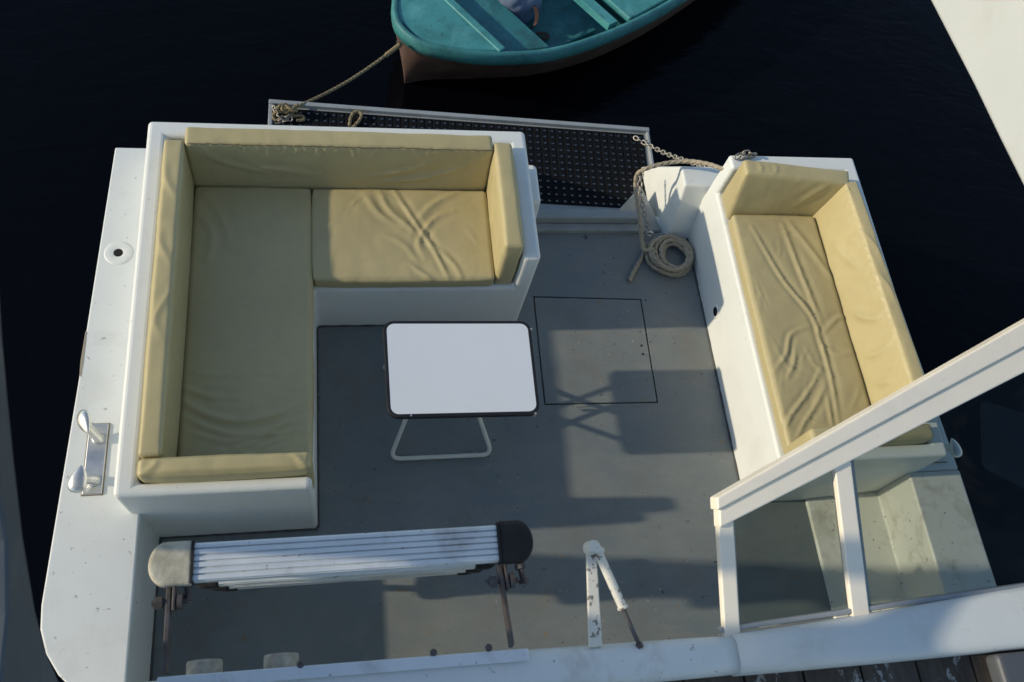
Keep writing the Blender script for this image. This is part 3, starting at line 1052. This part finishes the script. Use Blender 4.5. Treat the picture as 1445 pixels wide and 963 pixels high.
# glazed panel, tilted out from the coaming
win = empty('glazed_panel', (0, 0, 0)); win.parent = boat
A0 = at(1008, 705, 1.50); 
def pl_pt(x, y, guess=None):
    """photo position on the panel's plane"""
    d = ROT @ np.array([(x - 722.5) / F_PX, -(y - 481.5) / F_PX, -1.0])
    t = ((PP - CAM) @ PN) / (d @ PN)
    return CAM + d * t
PP = np.array([.098, -1.716, 1.275])
_v1 = np.array([.004, .322, .10]); _v2 = np.array([1.05, .42, .11]) 
PN = np.cross(np.array([1.0, .02, .0]), _v1); PN /= np.linalg.norm(PN)
if PN[2] < 0: PN = -PN
r0, r1 = pl_pt(1006, 706), pl_pt(1445, 452)
rd = (r1 - r0) / np.linalg.norm(r1 - r0)
rin = np.cross(rd, PN)
if rin[1] > 0: rin = -rin
def strip(p0, p1, inward, wd, th, lift, name, mat, par, bev=.006):
    bm = bmesh.new()
    c = (p0 + p1) / 2 + inward * wd / 2 + PN * lift
    d = (p1 - p0)
    obox(bm, c, d, inward, PN, np.linalg.norm(d) / 2, wd / 2, th / 2)
    return bevel(link(name, to_mesh(bm, name), mat, par, smooth=False), bev, 3)

RW = .104
rE = r0 + rd * 1.75
def band(px_poly, th, lift, name):
    P_ = [pl_pt(*q) for q in px_poly]
    b_ = bmesh.new()
    prism(b_, P_, lambda q: tuple(q + PN * (lift - th / 2)), lambda q: tuple(q + PN * (lift + th / 2)))
    return bevel(link(name, to_mesh(b_, name), M['frame'], win, smooth=False), .005, 3)
rl = lambda y0, x0, m, x: (x, y0 + m * (x - x0))
band([(1005.5, 702), rl(702, 1005.5, -.5707, 1690), rl(720, 1006.4, -.533, 1690), (1006.4, 720)], .052, .005, 'top_rail')
band([(1010.5, 718.6), rl(720.8, 1006.4, -.533, 1690), rl(736, 1028.5, -.51, 1690), (1011.5, 744.7)], .044, 0, 'inner_rail')
def gasket_and_reflection(poly_, mat_, lift):  # black gasket lines, and pale strips painted as the uprights' reflection
    P_ = [pl_pt(*q) for q in poly_]
    b_ = bmesh.new()
    prism(b_, P_, lambda q: tuple(q + PN * (lift - .003)), lambda q: tuple(q + PN * lift))
    link('gasket_and_reflection', to_mesh(b_, 'gasket_and_reflection'), mat_, win, smooth=False)
M['gasket_and_reflection'] = plain('greenish_upright_reflection', (.27, .31, .28), .5, var=.4, scale=20)  # pale green of the uprights mirrored in the glass, put into colour
gl_ = lambda x: 736 - .51 * (x - 1028.5)
for xa, xb in ((1029, 1178), (1196, 1680)):
    gasket_and_reflection([(xa, gl_(xa) - 3), (xb, gl_(xb) - 3), (xb, gl_(xb) + 2.6), (xa, gl_(xa) + 2.6)], M['black'], -.005)
gasket_and_reflection([(1028, 736), (1038, 731), (1046, 890), (1036, 891)], M['gasket_and_reflection'], -.006)  # stile's reflection in the pane, laid on as a strip
gasket_and_reflection([(1196, 652), (1206, 647), (1232, 864), (1221, 866)], M['gasket_and_reflection'], -.006)  # mullion's reflection in the pane, laid on as a strip
rE = pl_pt(*rl(702, 1005.5, -.5707, 1690))
def stile(pt, pb, wd, name):
    a = pl_pt(*pt); b = pl_pt(*pb)
    d = (b - a); d /= np.linalg.norm(d)
    side = np.cross(PN, d)
    if side[0] < 0: side = -side
    strip(a, b + d * .03, side, wd, .026, -.004, name, M['frame'], win, .004)
    return a, b
stile((1011.5, 732), (1021, 893), .046, 'stile')
stile((1173.5, 640), (1201, 868), .054, 'mullion')
# far stile outside the picture and the bottom rail on the coaming
pb0, pb1 = pl_pt(1016, 893), pl_pt(1445, 830)
bd = (pb1 - pb0) / np.linalg.norm(pb1 - pb0)
bn = np.cross(bd, PN)
if bn[1] < 0: bn = -bn
strip(pb0, pb0 + bd * 1.45, bn, .013, .024, -.006, 'bottom_rail', M['platform'], win, .003)
fx = pb0 + bd * 1.45
strip(fx, fx + (rE - fx) * .98, np.array([1.0, 0, 0]), .045, .040, 0, 'stile', M['frame'], win, .004)
def pane(corners, name='glass_pane'):
    bm = bmesh.new()
    P = [np.array(c) for c in corners]
    prism(bm, list(range(len(P))), lambda i: P[i] - PN * .010, lambda i: P[i] - PN * .014)
    return link(name, to_mesh(bm, name), M['glass'], win, smooth=False)
riE = pl_pt(*rl(733, 1028.5, -.51, 1680))
g0, g1 = pl_pt(1030, 893), pl_pt(1205, 868)
pane([pl_pt(1025, 735), pl_pt(1184, 654), g1, g0])
g2, g3 = pl_pt(1218, 866), fx
pane([pl_pt(1192, 650), riE, fx, g2])
# pale reflection painted as a rounded patch on the large pane
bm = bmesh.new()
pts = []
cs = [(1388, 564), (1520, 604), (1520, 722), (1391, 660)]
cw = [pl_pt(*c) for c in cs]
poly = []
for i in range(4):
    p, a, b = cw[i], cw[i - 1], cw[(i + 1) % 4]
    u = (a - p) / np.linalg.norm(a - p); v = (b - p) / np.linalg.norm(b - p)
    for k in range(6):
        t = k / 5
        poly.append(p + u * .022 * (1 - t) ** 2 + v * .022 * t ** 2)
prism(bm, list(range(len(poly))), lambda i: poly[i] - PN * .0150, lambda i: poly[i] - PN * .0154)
link('painted_reflection', to_mesh(bm, 'painted_reflection'), M['pane_reflection'], win, smooth=False)

# canopy pieces above the upper deck, plus an added panel shading the coaming
bm = bmesh.new()
low = [(-1.10, 2.50), (-1.259, 2.422), (-1.33, 2.378), (-1.401, 2.327), (-1.483, 2.265), (-1.58, 2.185), (-1.676, 2.086), (-1.735, 2.00), (-1.773, 1.914), (-1.80, 1.80), (-1.82, 1.6), (-1.83, 1.225)]
hi = [(-2.02, 1.225), (-2.0, 1.9), (-1.95, 2.17), (-1.70, 2.20), (-1.60, 2.245), (-1.54, 2.31), (-1.25, 2.52), (-1.12, 2.62)]
xprism(bm, low + hi, -1.44, -1.40)
bevel(link('canopy_arm', to_mesh(bm, 'canopy_arm'), M['canopy_grey'], boat, smooth=False), .006, 2)
bm = bmesh.new()
xprism(bm, [(-2.7, 1.225), (-1.60, 1.24), (-1.61, 2.10), (-1.62, 2.455), (-2.7, 2.455)], -2.13, -2.10)
link('added_shade_panel', to_mesh(bm, 'added_shade_panel'), M['canopy_grey'], boat, smooth=False)  # unseen panel outboard, added only to shade the coaming
bm = bmesh.new()
low = [(.9, 2.14), (.2, 2.165), (-.313, 2.205), (-.476, 2.2185), (-.618, 2.2305), (-.785, 2.240), (-.942, 2.251), (-1.4, 2.25), (-2.15, 2.22), (-2.2, 1.225), (-2.36, 1.225), (-2.40, 3.0), (.9, 3.0)]
xprism(bm, low, .60, .64)
bevel(link('canopy_side', to_mesh(bm, 'canopy_side'), M['canopy'], boat, smooth=False), .012, 3)

# ------------------------------------------------------------------ folding table
tb = tag(empty('folding_table', (-.44, -.56, 0)), 'low folding table with a white top, black edging and white tube legs', 'table')
tc = [at(540, 453, .468), at(748, 453, .468), at(763, 585, .468), at(547, 590, .468)]   # AL AR FR FL
def rrect(c, rad, n=8, inset=0):
    out = []
    c = [np.array(p[:2]) for p in c]
    cen = sum(c) / 4
    L = len(c)
    cc = []
    for i in range(4):
        p, a, b = c[i], c[i - 1], c[(i + 1) % 4]
        u = (a - p) / np.linalg.norm(a - p); v = (b - p) / np.linalg.norm(b - p)
        cc.append(p + (u + v) * inset)
    for i in range(4):
        p, a, b = cc[i], cc[i - 1], cc[(i + 1) % 4]
        u = (a - p) / np.linalg.norm(a - p); v = (b - p) / np.linalg.norm(b - p)
        o = p + (u + v) * rad
        for k in range(n + 1):
            q = math.pi / 2 * k / n
            out.append(o - u * 0 - (v * math.cos(q) + u * math.sin(q)) * rad)
    return out
bm = bmesh.new()
zprism(bm, [tuple(p) for p in rrect(tc, .034, inset=.0125)], .452, .4695)
child('table_top', bm, M['laminate'], tb, bev=.0015)
bm = bmesh.new()
oo, ii = rrect(tc, .044), rrect(tc, .031, inset=.0145)
rings = []
for pl_, z in ((ii, .4705), (oo, .4690), (oo, .446), (ii, .446)):
    rings.append([bm.verts.new((p[0], p[1], z)) for p in pl_])
for a, b in zip(rings, rings[1:] + rings[:1]):
    for i in range(len(a)):
        j = (i + 1) % len(a)
        bm.faces.new([a[i], a[j], b[j], b[i]])
child('edging', bm, M['black'], tb, bev=.003, seg=3)
def fillet(P, rad, n=6):
    P = [np.array(p, float) for p in P]
    out = [P[0]]
    for a, p, b in zip(P, P[1:], P[2:]):
        u = (a - p); v = (b - p)
        lu, lv = np.linalg.norm(u), np.linalg.norm(v)
        u /= lu; v /= lv
        rr = min(rad, lu * .45, lv * .45)
        for k in range(n + 1):
            t = k / n
            out.append(p + u * rr * (1 - t) ** 2 + v * rr * t ** 2)
    out.append(P[-1])
    return out
def leg(yf, yt, x0, x1, dx):
    f = lambda t: yf + (yt - yf) * t
    P = [(x0 + dx + .012, f(1), .44), (x0 + dx + .012, f(.45), .20), (x0, f(.03), .0125), (x1, f(.03), .0125), (x1 - dx - .012, f(.45), .20), (x1 - dx - .012, f(1), .44)]
    bm = bmesh.new()
    sweep(bm, fillet(P, .05), .0095, n=14)
    child('leg', bm, M['tube'], tb, smooth=True)
leg(-.795, -.40, -.715, -.268, .075)
leg(-.33, -.72, -.735, -.248, .075)
for x in (-.655, -.328):
    bm = bmesh.new()
    cyl(bm, (x - .02, -.565, .222), (x + .02, -.565, .222), .007, None, 12)
    child('pivot_pin', bm, M['steel'], tb)
for p, q in (((580, 588), .0), ((755, 585), .0), ((749, 466), 0)):
    bm = bmesh.new()
    c = at(p[0], p[1], .46)
    cyl(bm, (c[0], c[1], .446), (c[0], c[1], .474), .006, .004, 10)
    child('clip', bm, M['steel'], tb)

# ------------------------------------------------------------------ rubber mat tiles
proto = None
T = .2555; NC = 6
def tile_mesh():
    bm = bmesh.new()
    c = T / NC
    hz = .007
    brd = .0035
    for i in range(NC):
        for j in range(NC):
            x0, y0 = i * c - T / 2, j * c - T / 2
            cx, cy = x0 + c / 2, y0 + c / 2
            sq = []
            ro, rm, ri = c * .5, c * .31, c * .215
            O = []; Mi = []; I = []; B = []
            for k in range(16):
                q = 2 * math.pi * k / 16
                ca, sa = math.cos(q), math.sin(q)
                f = 1 / max(abs(ca), abs(sa))
                O.append(bm.verts.new((cx + ca * ro * f, cy + sa * ro * f, hz - .004)))
                Mi.append(bm.verts.new((cx + ca * rm, cy + sa * rm, hz)))
                I.append(bm.verts.new((cx + ca * ri, cy + sa * ri, hz - .001)))
                B.append(bm.verts.new((cx + ca * ri * .9, cy + sa * ri * .9, .001)))
            for k in range(16):
                n = (k + 1) % 16
                bm.faces.new([O[k], O[n], Mi[n], Mi[k]])
                bm.faces.new([Mi[k], Mi[n], I[n], I[k]])
                bm.faces.new([I[k], I[n], B[n], B[k]])
            # raised knob between holes
    h = T / 2
    for a, b in (((-h, -h), (h, -h)), ((h, -h), (h, h)), ((h, h), (-h, h)), ((-h, h), (-h, -h))):
        bm.faces.new([bm.verts.new((a[0], a[1], 0)), bm.verts.new((b[0], b[1], 0)), bm.verts.new((b[0], b[1], hz - .004)), bm.verts.new((a[0], a[1], hz - .004))])
    bmesh.ops.remove_doubles(bm, verts=bm.verts, dist=1e-4)
    return to_mesh(bm, 'rubber_mat')
tm = tile_mesh(); tm.materials.append(M['matrubber'])
ang = math.atan2(e[1], e[0])
org = pTR + np.array([-e[0], -e[1], 0]) * .022 - nrm_ * .020
TG = 'black rubber mat tiles on the swim platform'
ords = ['first', 'second', 'third', 'fourth', 'fifth', 'sixth', 'seventh', 'eighth']
PITCH = T + .0015
for r_ in range(3):
    for k in range(8):
        if k == 7 and r_: continue
        c = org - e * (PITCH * (k + .5)) - nrm_ * (PITCH * (r_ + .5))
        if r_ > 0 and k > 2: continue
        if r_ == 2 and k > 2: continue
        if r_ == 2: 
            continue
        o = D.objects.new('rubber_mat', tm)
        COL.objects.link(o)
        o.location = (c[0], c[1], PZ + .001)
        o.rotation_euler = (0, 0, ang)
        row = 'outer row' if r_ == 0 else 'inner row'
        tag(o, f'black holed mat tile, {ords[k]} from the starboard end of the {row}', 'rubber mat', TG)

# ------------------------------------------------------------------ ropes
bm = bmesh.new()
R0 = .0105
pts = []
pts += [tuple(at(888, 396, .012)), tuple(at(896, 380, .012)), tuple(at(906, 362, .014)), tuple(at(912, 345, .020))]
rr = random.Random(11)
cx, cy = at(942, 366, 0)[:2]
rx, ry = .125, .108
loops = [(.128, .112, .0, .0), (.092, .094, .018, -.006), (.124, .098, .010, .012), (.058, .066, .030, .008), (.126, .104, .004, -.012), (.054, .068, .016, -.002), (.108, .090, .026, .012), (.084, .098, .006, .0), (.070, .076, .018, .004), (.112, .10, .0, .0), (.100, .092, .0, .0)]
N = (len(loops) - 1) * 16
for i in range(N):
    q = math.pi * .80 - 2 * math.pi * i / 16
    t = i / 16
    k = int(t); f = t - k
    A_, B_ = loops[k], loops[k + 1]
    f = f * f * (3 - 2 * f)
    rx, ry, ox, oy = [A_[j] * (1 - f) + B_[j] * f for j in range(4)]
    pts.append((cx + ox + rx * math.cos(q), cy + oy + ry * math.sin(q), .011 + .0050 * t + .004 * math.sin(i * 1.9)))
pts += [tuple(at(908, 352, .062)), tuple(at(905, 330, .09))]
# up along the wing, over its corner and across to the bench
for x, y, z in ((903, 310, .13), (899, 285, .17), (897, 262, .22), (899, 247, .28), (908, 240, .33), (925, 234, .355), (950, 229, .37), (975, 228, .40), (1000, 232, .45), (1018, 238, .50), (1030, 240, .545)):
    pts.append(tuple(at(x, y, z)))
rope_mesh(bm, pts, R0, .007)
o = link('rope', to_mesh(bm, 'rope'), M['rope'])
tag(o, 'thick tan rope coiled on the grey floor and led up over the white transom wing', 'rope')

bm = bmesh.new()
a = at(402, 158, -.10); b = at(566, 62, -.14)
line = [a + (b - a) * t - np.array([0, 0, .05 * math.sin(math.pi * t)]) for t in np.linspace(0, 1, 12)]
rope_mesh(bm, [tuple(p) for p in line], .0085, .006)
# knot at the platform
kc = at(408, 158, -.115)
kp = []
for i in range(48):
    q = i * .62
    kp.append((kc[0] - .03 + .036 * math.cos(q) * (.7 + .3 * math.sin(q * .37)) + .0012 * i, kc[1] + .018 * math.sin(q * 1.31), kc[2] + .018 + .022 * math.sin(q * .83)))
rope_mesh(bm, kp, .0085, .006)
kp = [tuple(kc + np.array(v) * .72) for v in ((-.02, 0, .0), (-.07, -.012, .01), (-.11, -.03, .0), (-.10, -.06, -.02), (-.05, -.05, -.015), (.02, -.03, -.01), (.09, -.02, -.02), (.10, -.05, -.025), (.05, -.06, -.02))]
rope_mesh(bm, kp, .0085, .006)
# wrapping near the dinghy ring
for t in np.linspace(.86, .985, 9):
    p = a + (b - a) * t - np.array([0, 0, .05 * math.sin(math.pi * t)])
    d = (b - a) / np.linalg.norm(b - a)
    u = np.cross(d, [0, 0, 1]); u /= np.linalg.norm(u); v = np.cross(d, u)
    sweep(bm, [p + (u * math.cos(q) + v * math.sin(q)) * .009 + d * .016 * q / 6.28 for q in np.linspace(0, 6.28, 14)], .0055, n=8)
o = link('mooring_line', to_mesh(bm, 'mooring_line'), M['rope_dark'])
tag(o, 'thin weathered line tied between the turquoise dinghy and the platform corner', 'rope')

bm = bmesh.new()
lp = [at(493, 178, -.13), at(495, 166, -.125), at(500, 159, -.12), at(507, 158, -.12), at(510, 163, -.12), at(507, 170, -.125), at(500, 178, -.13), at(492, 186, -.13)]
rope_mesh(bm, [tuple(p) for p in lp], .0085, .006)
tag(link('rope_loop', to_mesh(bm, 'rope_loop'), M['rope_dark']), 'small rope eye lying on the black mat just behind the sofa', 'rope')

# ------------------------------------------------------------------ chains
def link_mesh(L, W_, r):
    bm = bmesh.new()
    path = []
    h = (L - W_) / 2
    n = 8
    for i in range(n + 1):
        q = -math.pi / 2 + math.pi * i / n
        path.append((h + W_ / 2 * math.cos(q), W_ / 2 * math.sin(q), 0))
    for i in range(n + 1):
        q = math.pi / 2 + math.pi * i / n
        path.append((-h + W_ / 2 * math.cos(q), W_ / 2 * math.sin(q), 0))
    P = [Vector(p) for p in path]
    rings = []
    m = len(P)
    for i in range(m):
        t = (P[(i + 1) % m] - P[i - 1]).normalized()
        s = t.cross(Vector((0, 0, 1))).normalized()
        rings.append([bm.verts.new(P[i] + (s * math.cos(2 * math.pi * k / 8) + Vector((0, 0, 1)) * math.sin(2 * math.pi * k / 8)) * r) for k in range(8)])
    for i in range(m):
        a_, b_ = rings[i], rings[(i + 1) % m]
        for k in range(8):
            bm.faces.new([a_[k], a_[(k + 1) % 8], b_[(k + 1) % 8], b_[k]])
    me = to_mesh(bm, 'link')
    me.materials.append(M['galv'])
    me.polygons.foreach_set('use_smooth', [True] * len(me.polygons))
    return me
LM = link_mesh(.032, .020, .0038)
def chain(pts, label, name='chain', pitch=.027, closeup=None):
    P = catmull(pts, .004)
    root = tag(empty(name, P[0]), label, 'chain')
    acc = 0; k = 0; nxt = 0
    for i in range(1, len(P)):
        acc += np.linalg.norm(P[i] - P[i - 1])
        if acc >= nxt:
            d = Vector(P[i] - P[i - 1]).normalized()
            o = D.objects.new('link', LM)
            COL.objects.link(o)
            o.parent = root
            q = Vector((1, 0, 0)).rotation_difference(d)
            roll = Matrix.Rotation(math.radians(45 + 90 * (k % 2) + random.uniform(-12, 12)), 4, 'X')
            o.matrix_local = Matrix.Translation(Vector(P[i] - P[0])) @ q.to_matrix().to_4x4() @ roll
            nxt += pitch; k += 1
    return root
chain([tuple(p) for p in (at(897, 195, -.12), at(915, 205, -.10), at(940, 217, -.02), at(965, 226, .08), at(985, 233, .17), at(1005, 240, .27), at(1020, 242, .34))],
      'galvanised chain strung from the platform corner up to the starboard bench', pitch=.027)
chain([tuple(p) for p in (at(905, 246, .18), at(903, 262, .16), at(906, 285, .12), at(911, 308, .08), at(916, 326, .05))],
      'chain hanging down beside the coiled rope against the white transom wing', pitch=.026)
chain([tuple(p) for p in (at(1040, 222, .615), at(1048, 217, .625), at(1057, 216, .63), at(1064, 219, .62), at(1056, 222, .612), at(1046, 224, .612))],
      'short bunch of chain on the stern rim above the starboard bench cushion', pitch=.024)
chain([tuple(p) for p in (at(386, 152, -.12), at(389, 158, -.115), at(393, 164, -.11), at(400, 167, -.115), at(406, 163, -.11), at(409, 168, -.12), at(398, 171, -.13), at(388, 172, -.135))],
      'short chain knotted to the weathered line at the left platform corner', pitch=.024)
bm = bmesh.new()   # shackle at the end of the hanging chain
c = at(917, 332, .04)
sweep(bm, [c + np.array([.018 * math.cos(q), .010 * math.sin(q * .5), .018 * math.sin(q)]) for q in np.linspace(0, 5.4, 24)], .005, n=10)
tag(link('shackle', to_mesh(bm, 'shackle'), M['steel']), 'small steel shackle ending the chain beside the rope coil', 'shackle')

WZ = -.55
# ------------------------------------------------------------------ dinghy
B0 = np.array([-.537, 1.775]); dA = np.array([.792, .611]); dN = np.array([.611, -.792])
dng = tag(empty('dinghy', (B0[0], B0[1], WZ)), 'worn turquoise dinghy with a brown hull, moored behind the platform', 'boat')
sheer = [(0, 0), (.010, .075), (.040, .140), (.099, .215), (.273, .381), (.558, .552), (.83, .64), (1.21, .70), (1.71, .73), (2.4, .70), (3.1, .60), (3.35, .55)]
wlin = [(.045, 0), (.055, .008), (.075, .018), (.11, .03), (.20, .075), (.473, .25), (.789, .43), (1.227, .555), (1.75, .60), (2.4, .58), (3.1, .5), (3.33, .45)]
keel = [(.12, 0), (.13, .002), (.15, .004), (.2, .008), (.3, .02), (.55, .08), (.9, .18), (1.3, .28), (1.8, .33), (2.4, .32), (3.1, .28), (3.30, .25)]
def smooth_curve(lst, n):
    P = np.array([(x, y, 0) for x, y in lst], float)
    # mirror about the stem for a clean bow tangent
    full = np.vstack([P[::-1] * [1, -1, 1], P[1:]])
    par = np.arange(len(full))
    C_ = []
    for i in range(len(full) - 1):
        p1, p2 = full[i], full[i + 1]
        p0 = full[i - 1] if i else 2 * p1 - p2
        p3 = full[i + 2] if i + 2 < len(full) else 2 * p2 - p1
        for k in range(n):
            t = k / n
            C_.append(.5 * ((2 * p1) + (-p0 + p2) * t + (2 * p0 - 5 * p1 + 4 * p2 - p3) * t * t + (-p0 + 3 * p1 - 3 * p2 + p3) * t ** 3))
    C_.append(full[-1])
    return np.array(C_)[:, :2]
ns = 5
cs_, cw_, ck_ = (smooth_curve(q, ns) for q in (sheer, wlin, keel))
def off(c, d):
    n = plane_normals(c)
    n[len(n) // 2] = (-1, 0)
    # outward = away from the centreline
    sgn = np.where((n[:, 1] * c[:, 1] - .3 * n[:, 0]) < 0, -1, 1)
    n = n * sgn[:, None]
    return c + n * d
def shz(s): return -.095 - .055 * np.clip(s / 1.2, 0, 1) + .02 * np.clip((s - 1.5) / 1.8, 0, 1)
def dw(c, z):
    P = B0 + c[:, :1] * dA + c[:, 1:2] * dN
    z = np.full(len(c), z) if np.isscalar(z) else z
    return np.column_stack([P, z])
def loft(rows, name, mat, closed=False, extra=None, bev=None):
    bm = bmesh.new()
    R = [[bm.verts.new(p) for p in r_] for r_ in rows]
    rng = list(zip(R, R[1:])) + ([(R[-1], R[0])] if closed else [])
    for a_, b_ in rng:
        for i in range(len(a_) - 1):
            bm.faces.new([a_[i], a_[i + 1], b_[i + 1], b_[i]])
    if closed:
        bm.faces.new([r_[0] for r_ in R]); bm.faces.new([r_[-1] for r_ in R])
    if extra: extra(bm, R)
    bmesh.ops.remove_doubles(bm, verts=bm.verts, dist=2e-4)
    return child(name, bm, mat, dng, smooth=True)
zs = shz(cs_[:, 0])
mid1 = cs_ * .55 + cw_ * .45
def transom(bm, R):
    for r0_, r1_ in zip(R, R[1:]):
        bm.faces.new([r0_[0], r0_[-1], r1_[-1], r1_[0]])
loft([dw(ck_, WZ - .17), dw(cw_, WZ), dw(cs_ * .45 + cw_ * .55, zs * .45 + WZ * .55), dw(off(cs_, -.012), zs - .085)], 'hull', M['brown_hull'], extra=transom)
loft([dw(off(cs_, -.022), zs - .095), dw(off(cs_, -.004), zs - .088), dw(off(cs_, .000), zs - .045), dw(off(cs_, -.004), zs - .014), dw(off(cs_, -.010), zs - .005),
      dw(off(cs_, -.018), zs - .002), dw(off(cs_, -.030), zs - .002), dw(off(cs_, -.036), zs - .008), dw(off(cs_, -.040), zs - .05)], 'gunwale', M['teal_rim'], closed=True)
inn = off(cs_, -.036)
inlow = off(cw_, -.03)
inlow[len(inlow) // 2] = (.09, 0)
loft([dw(inn, zs - .012), dw(inn * .62 + inlow * .38, zs * .62 - .40 * .38), dw(inlow, -.40)], 'inner_side', M['teal_dark'], extra=transom)
def plate(s0, s1, ztop, thick, name, mat, sc=.985, lip=0, bev=.012):
    f_ = np.clip((-.11 - ztop) / .29, 0, 1)
    side = [p for p in (inn * (1 - f_) + inlow * f_)[len(inn) // 2:]]
    S = np.array([p[0] for p in side]); Bv = np.array([max(0, p[1]) for p in side])
    ss = np.linspace(s0, s1, 26)
    hb = np.interp(ss, S, Bv) * sc
    poly = [(s, h) for s, h in zip(ss, hb)] + [(s, -h) for s, h in zip(ss[::-1], hb[::-1])]
    W = [B0 + s * dA + t * dN for s, t in poly]
    cl = []
    for p in W:
        if not cl or np.linalg.norm(p - cl[-1]) > 1e-3: cl.append(p)
    bm = bmesh.new()
    zprism(bm, [tuple(p) for p in cl], ztop - thick, ztop)
    return child(name, bm, mat, dng, bev=bev, seg=3)
plate(.055, .405, -.112, .03, 'foredeck', M['teal'], 1.0)
# raised bead along the after edge of the foredeck
bm = bmesh.new()
q0, q1 = (B0 + .395 * dA + .42 * dN), (B0 + .395 * dA - .42 * dN)
bar(bm, (*q0, -.112), (*q1, -.112), .050, .016)
child('foredeck_bead', bm, M['teal'], dng, bev=.010, seg=3)
plate(.39, .73, -.205, .03, 'bow_seat', M['teal_dark'], 1.0)
plate(.66, 3.3, -.372, .03, 'floor', M['teal_dark'], 1.0)
plate(1.15, 1.22, -.185, .05, 'thwart', M['teal'], .975)
plate(1.33, 2.0, -.215, .05, 'seat_tank', M['teal'], 1.0)
for t0_ in (.46, -.46):
    bm = bmesh.new()
    bar(bm, (*(B0 + .80 * dA + t0_ * .94 * dN), -.352), (*(B0 + 1.2 * dA + t0_ * 1.05 * dN), -.352), .03, .02)
    child('stringer', bm, M['teal_dark'], dng, bev=.005)
bm = bmesh.new()   # bow ring
c = at(565, 63, -.145)
ring = [c + np.array([.5, -.86, 0]) * .018 * math.cos(q) + np.array([0, 0, 1]) * .018 * math.sin(q) - np.array([.01, 0, 0]) for q in np.linspace(0, 2 * math.pi, 24)]
sweep(bm, ring, .004, n=8, caps=False)
child('bow_ring', bm, M['rust'], dng, smooth=True)
# canvas bag on the dinghy floor with its webbing strap
bag = tag(empty('canvas_bag', (*(B0 + .88 * dA + .02 * dN), -.372)), 'blue grey canvas bag slumped inside the turquoise dinghy', 'bag')
bm = bmesh.new()
bmesh.ops.create_icosphere(bm, subdivisions=5, radius=1)
for v in bm.verts:
    n = v.co.normalized()
    p = Vector((math.copysign(abs(n.x) ** .7, n.x) * .24, math.copysign(abs(n.y) ** .75, n.y) * .15, math.copysign(abs(n.z) ** .6, n.z) * .12))
    k = noise.noise(p * 8) * .022 + noise.noise(p * 19) * .010
    rid = abs(math.sin(p.x * 30 + p.z * 12 + noise.noise(p * 6) * 3)) * .006
    p += n * (k + rid)
    p.z = max(p.z, -.118) + .119
    X = -dN * p.x + dA * p.y
    v.co = Vector((X[0], X[1], p.z))
off_ = -dN * .04
for v in bm.verts:
    v.co += Vector((off_[0], off_[1], 0))
link('sack', to_mesh(bm, 'sack'), M['cloth'], bag)
bm = bmesh.new()
sp = [at(750, 2, -.19), at(757, 16, -.20), at(756, 32, -.23), at(748, 42, -.30), at(753, 50, -.352), at(764, 55, -.355), at(773, 53, -.352), at(770, 48, -.35), at(757, 47, -.348)]
P = catmull([tuple(p) for p in sp], .008)
rows = []
for i, p in enumerate(P):
    t = P[min(i + 1, len(P) - 1)] - P[max(i - 1, 0)]
    t /= np.linalg.norm(t)
    s_ = np.cross(t, [0, 0, 1]); s_ /= np.linalg.norm(s_) + 1e-9
    u_ = np.cross(s_, t)
    rows.append([bm.verts.new(p + s_ * a_ * .011 + u_ * b_ * .0025 - np.array(bag.location)) for a_, b_ in ((-1, -1), (1, -1), (1, 1), (-1, 1))])
for a_, b_ in zip(rows, rows[1:]):
    for i in range(4):
        bm.faces.new([a_[i], a_[(i + 1) % 4], b_[(i + 1) % 4], b_[i]])
bm.faces.new(rows[0]); bm.faces.new(rows[-1])
link('strap', to_mesh(bm, 'strap'), M['leather'], bag, smooth=False)

# ------------------------------------------------------------------ unseen board added by the port canopy arm to cast a stripe of shade
bm = bmesh.new()
obox(bm, (-2.3, -1.318, 1.71), (0, 1, .156), (0, -.156, 1), (1, 0, 0), .056, 1.0, .016)
pk = bevel(link('added_shade_board', to_mesh(bm, 'added_shade_board'), M['wood'], boat, smooth=False), .004, 2)
bm = bmesh.new()
bar(bm, (-1.425, -1.79, 1.95), (-2.31, -1.36, 1.92), .03, .03)
link('added_board_bracket', to_mesh(bm, 'added_board_bracket'), M['steel'], pk, smooth=False)  # bracket made up to carry the added board

# ------------------------------------------------------------------ water
bm = bmesh.new()
S = 3000
bm.faces.new([bm.verts.new(p) for p in ((-S, -S, WZ), (S, -S, WZ), (S, S, WZ), (-S, S, WZ))])
tag(link('water', to_mesh(bm, 'water'), M['water'], smooth=False), kind='structure')
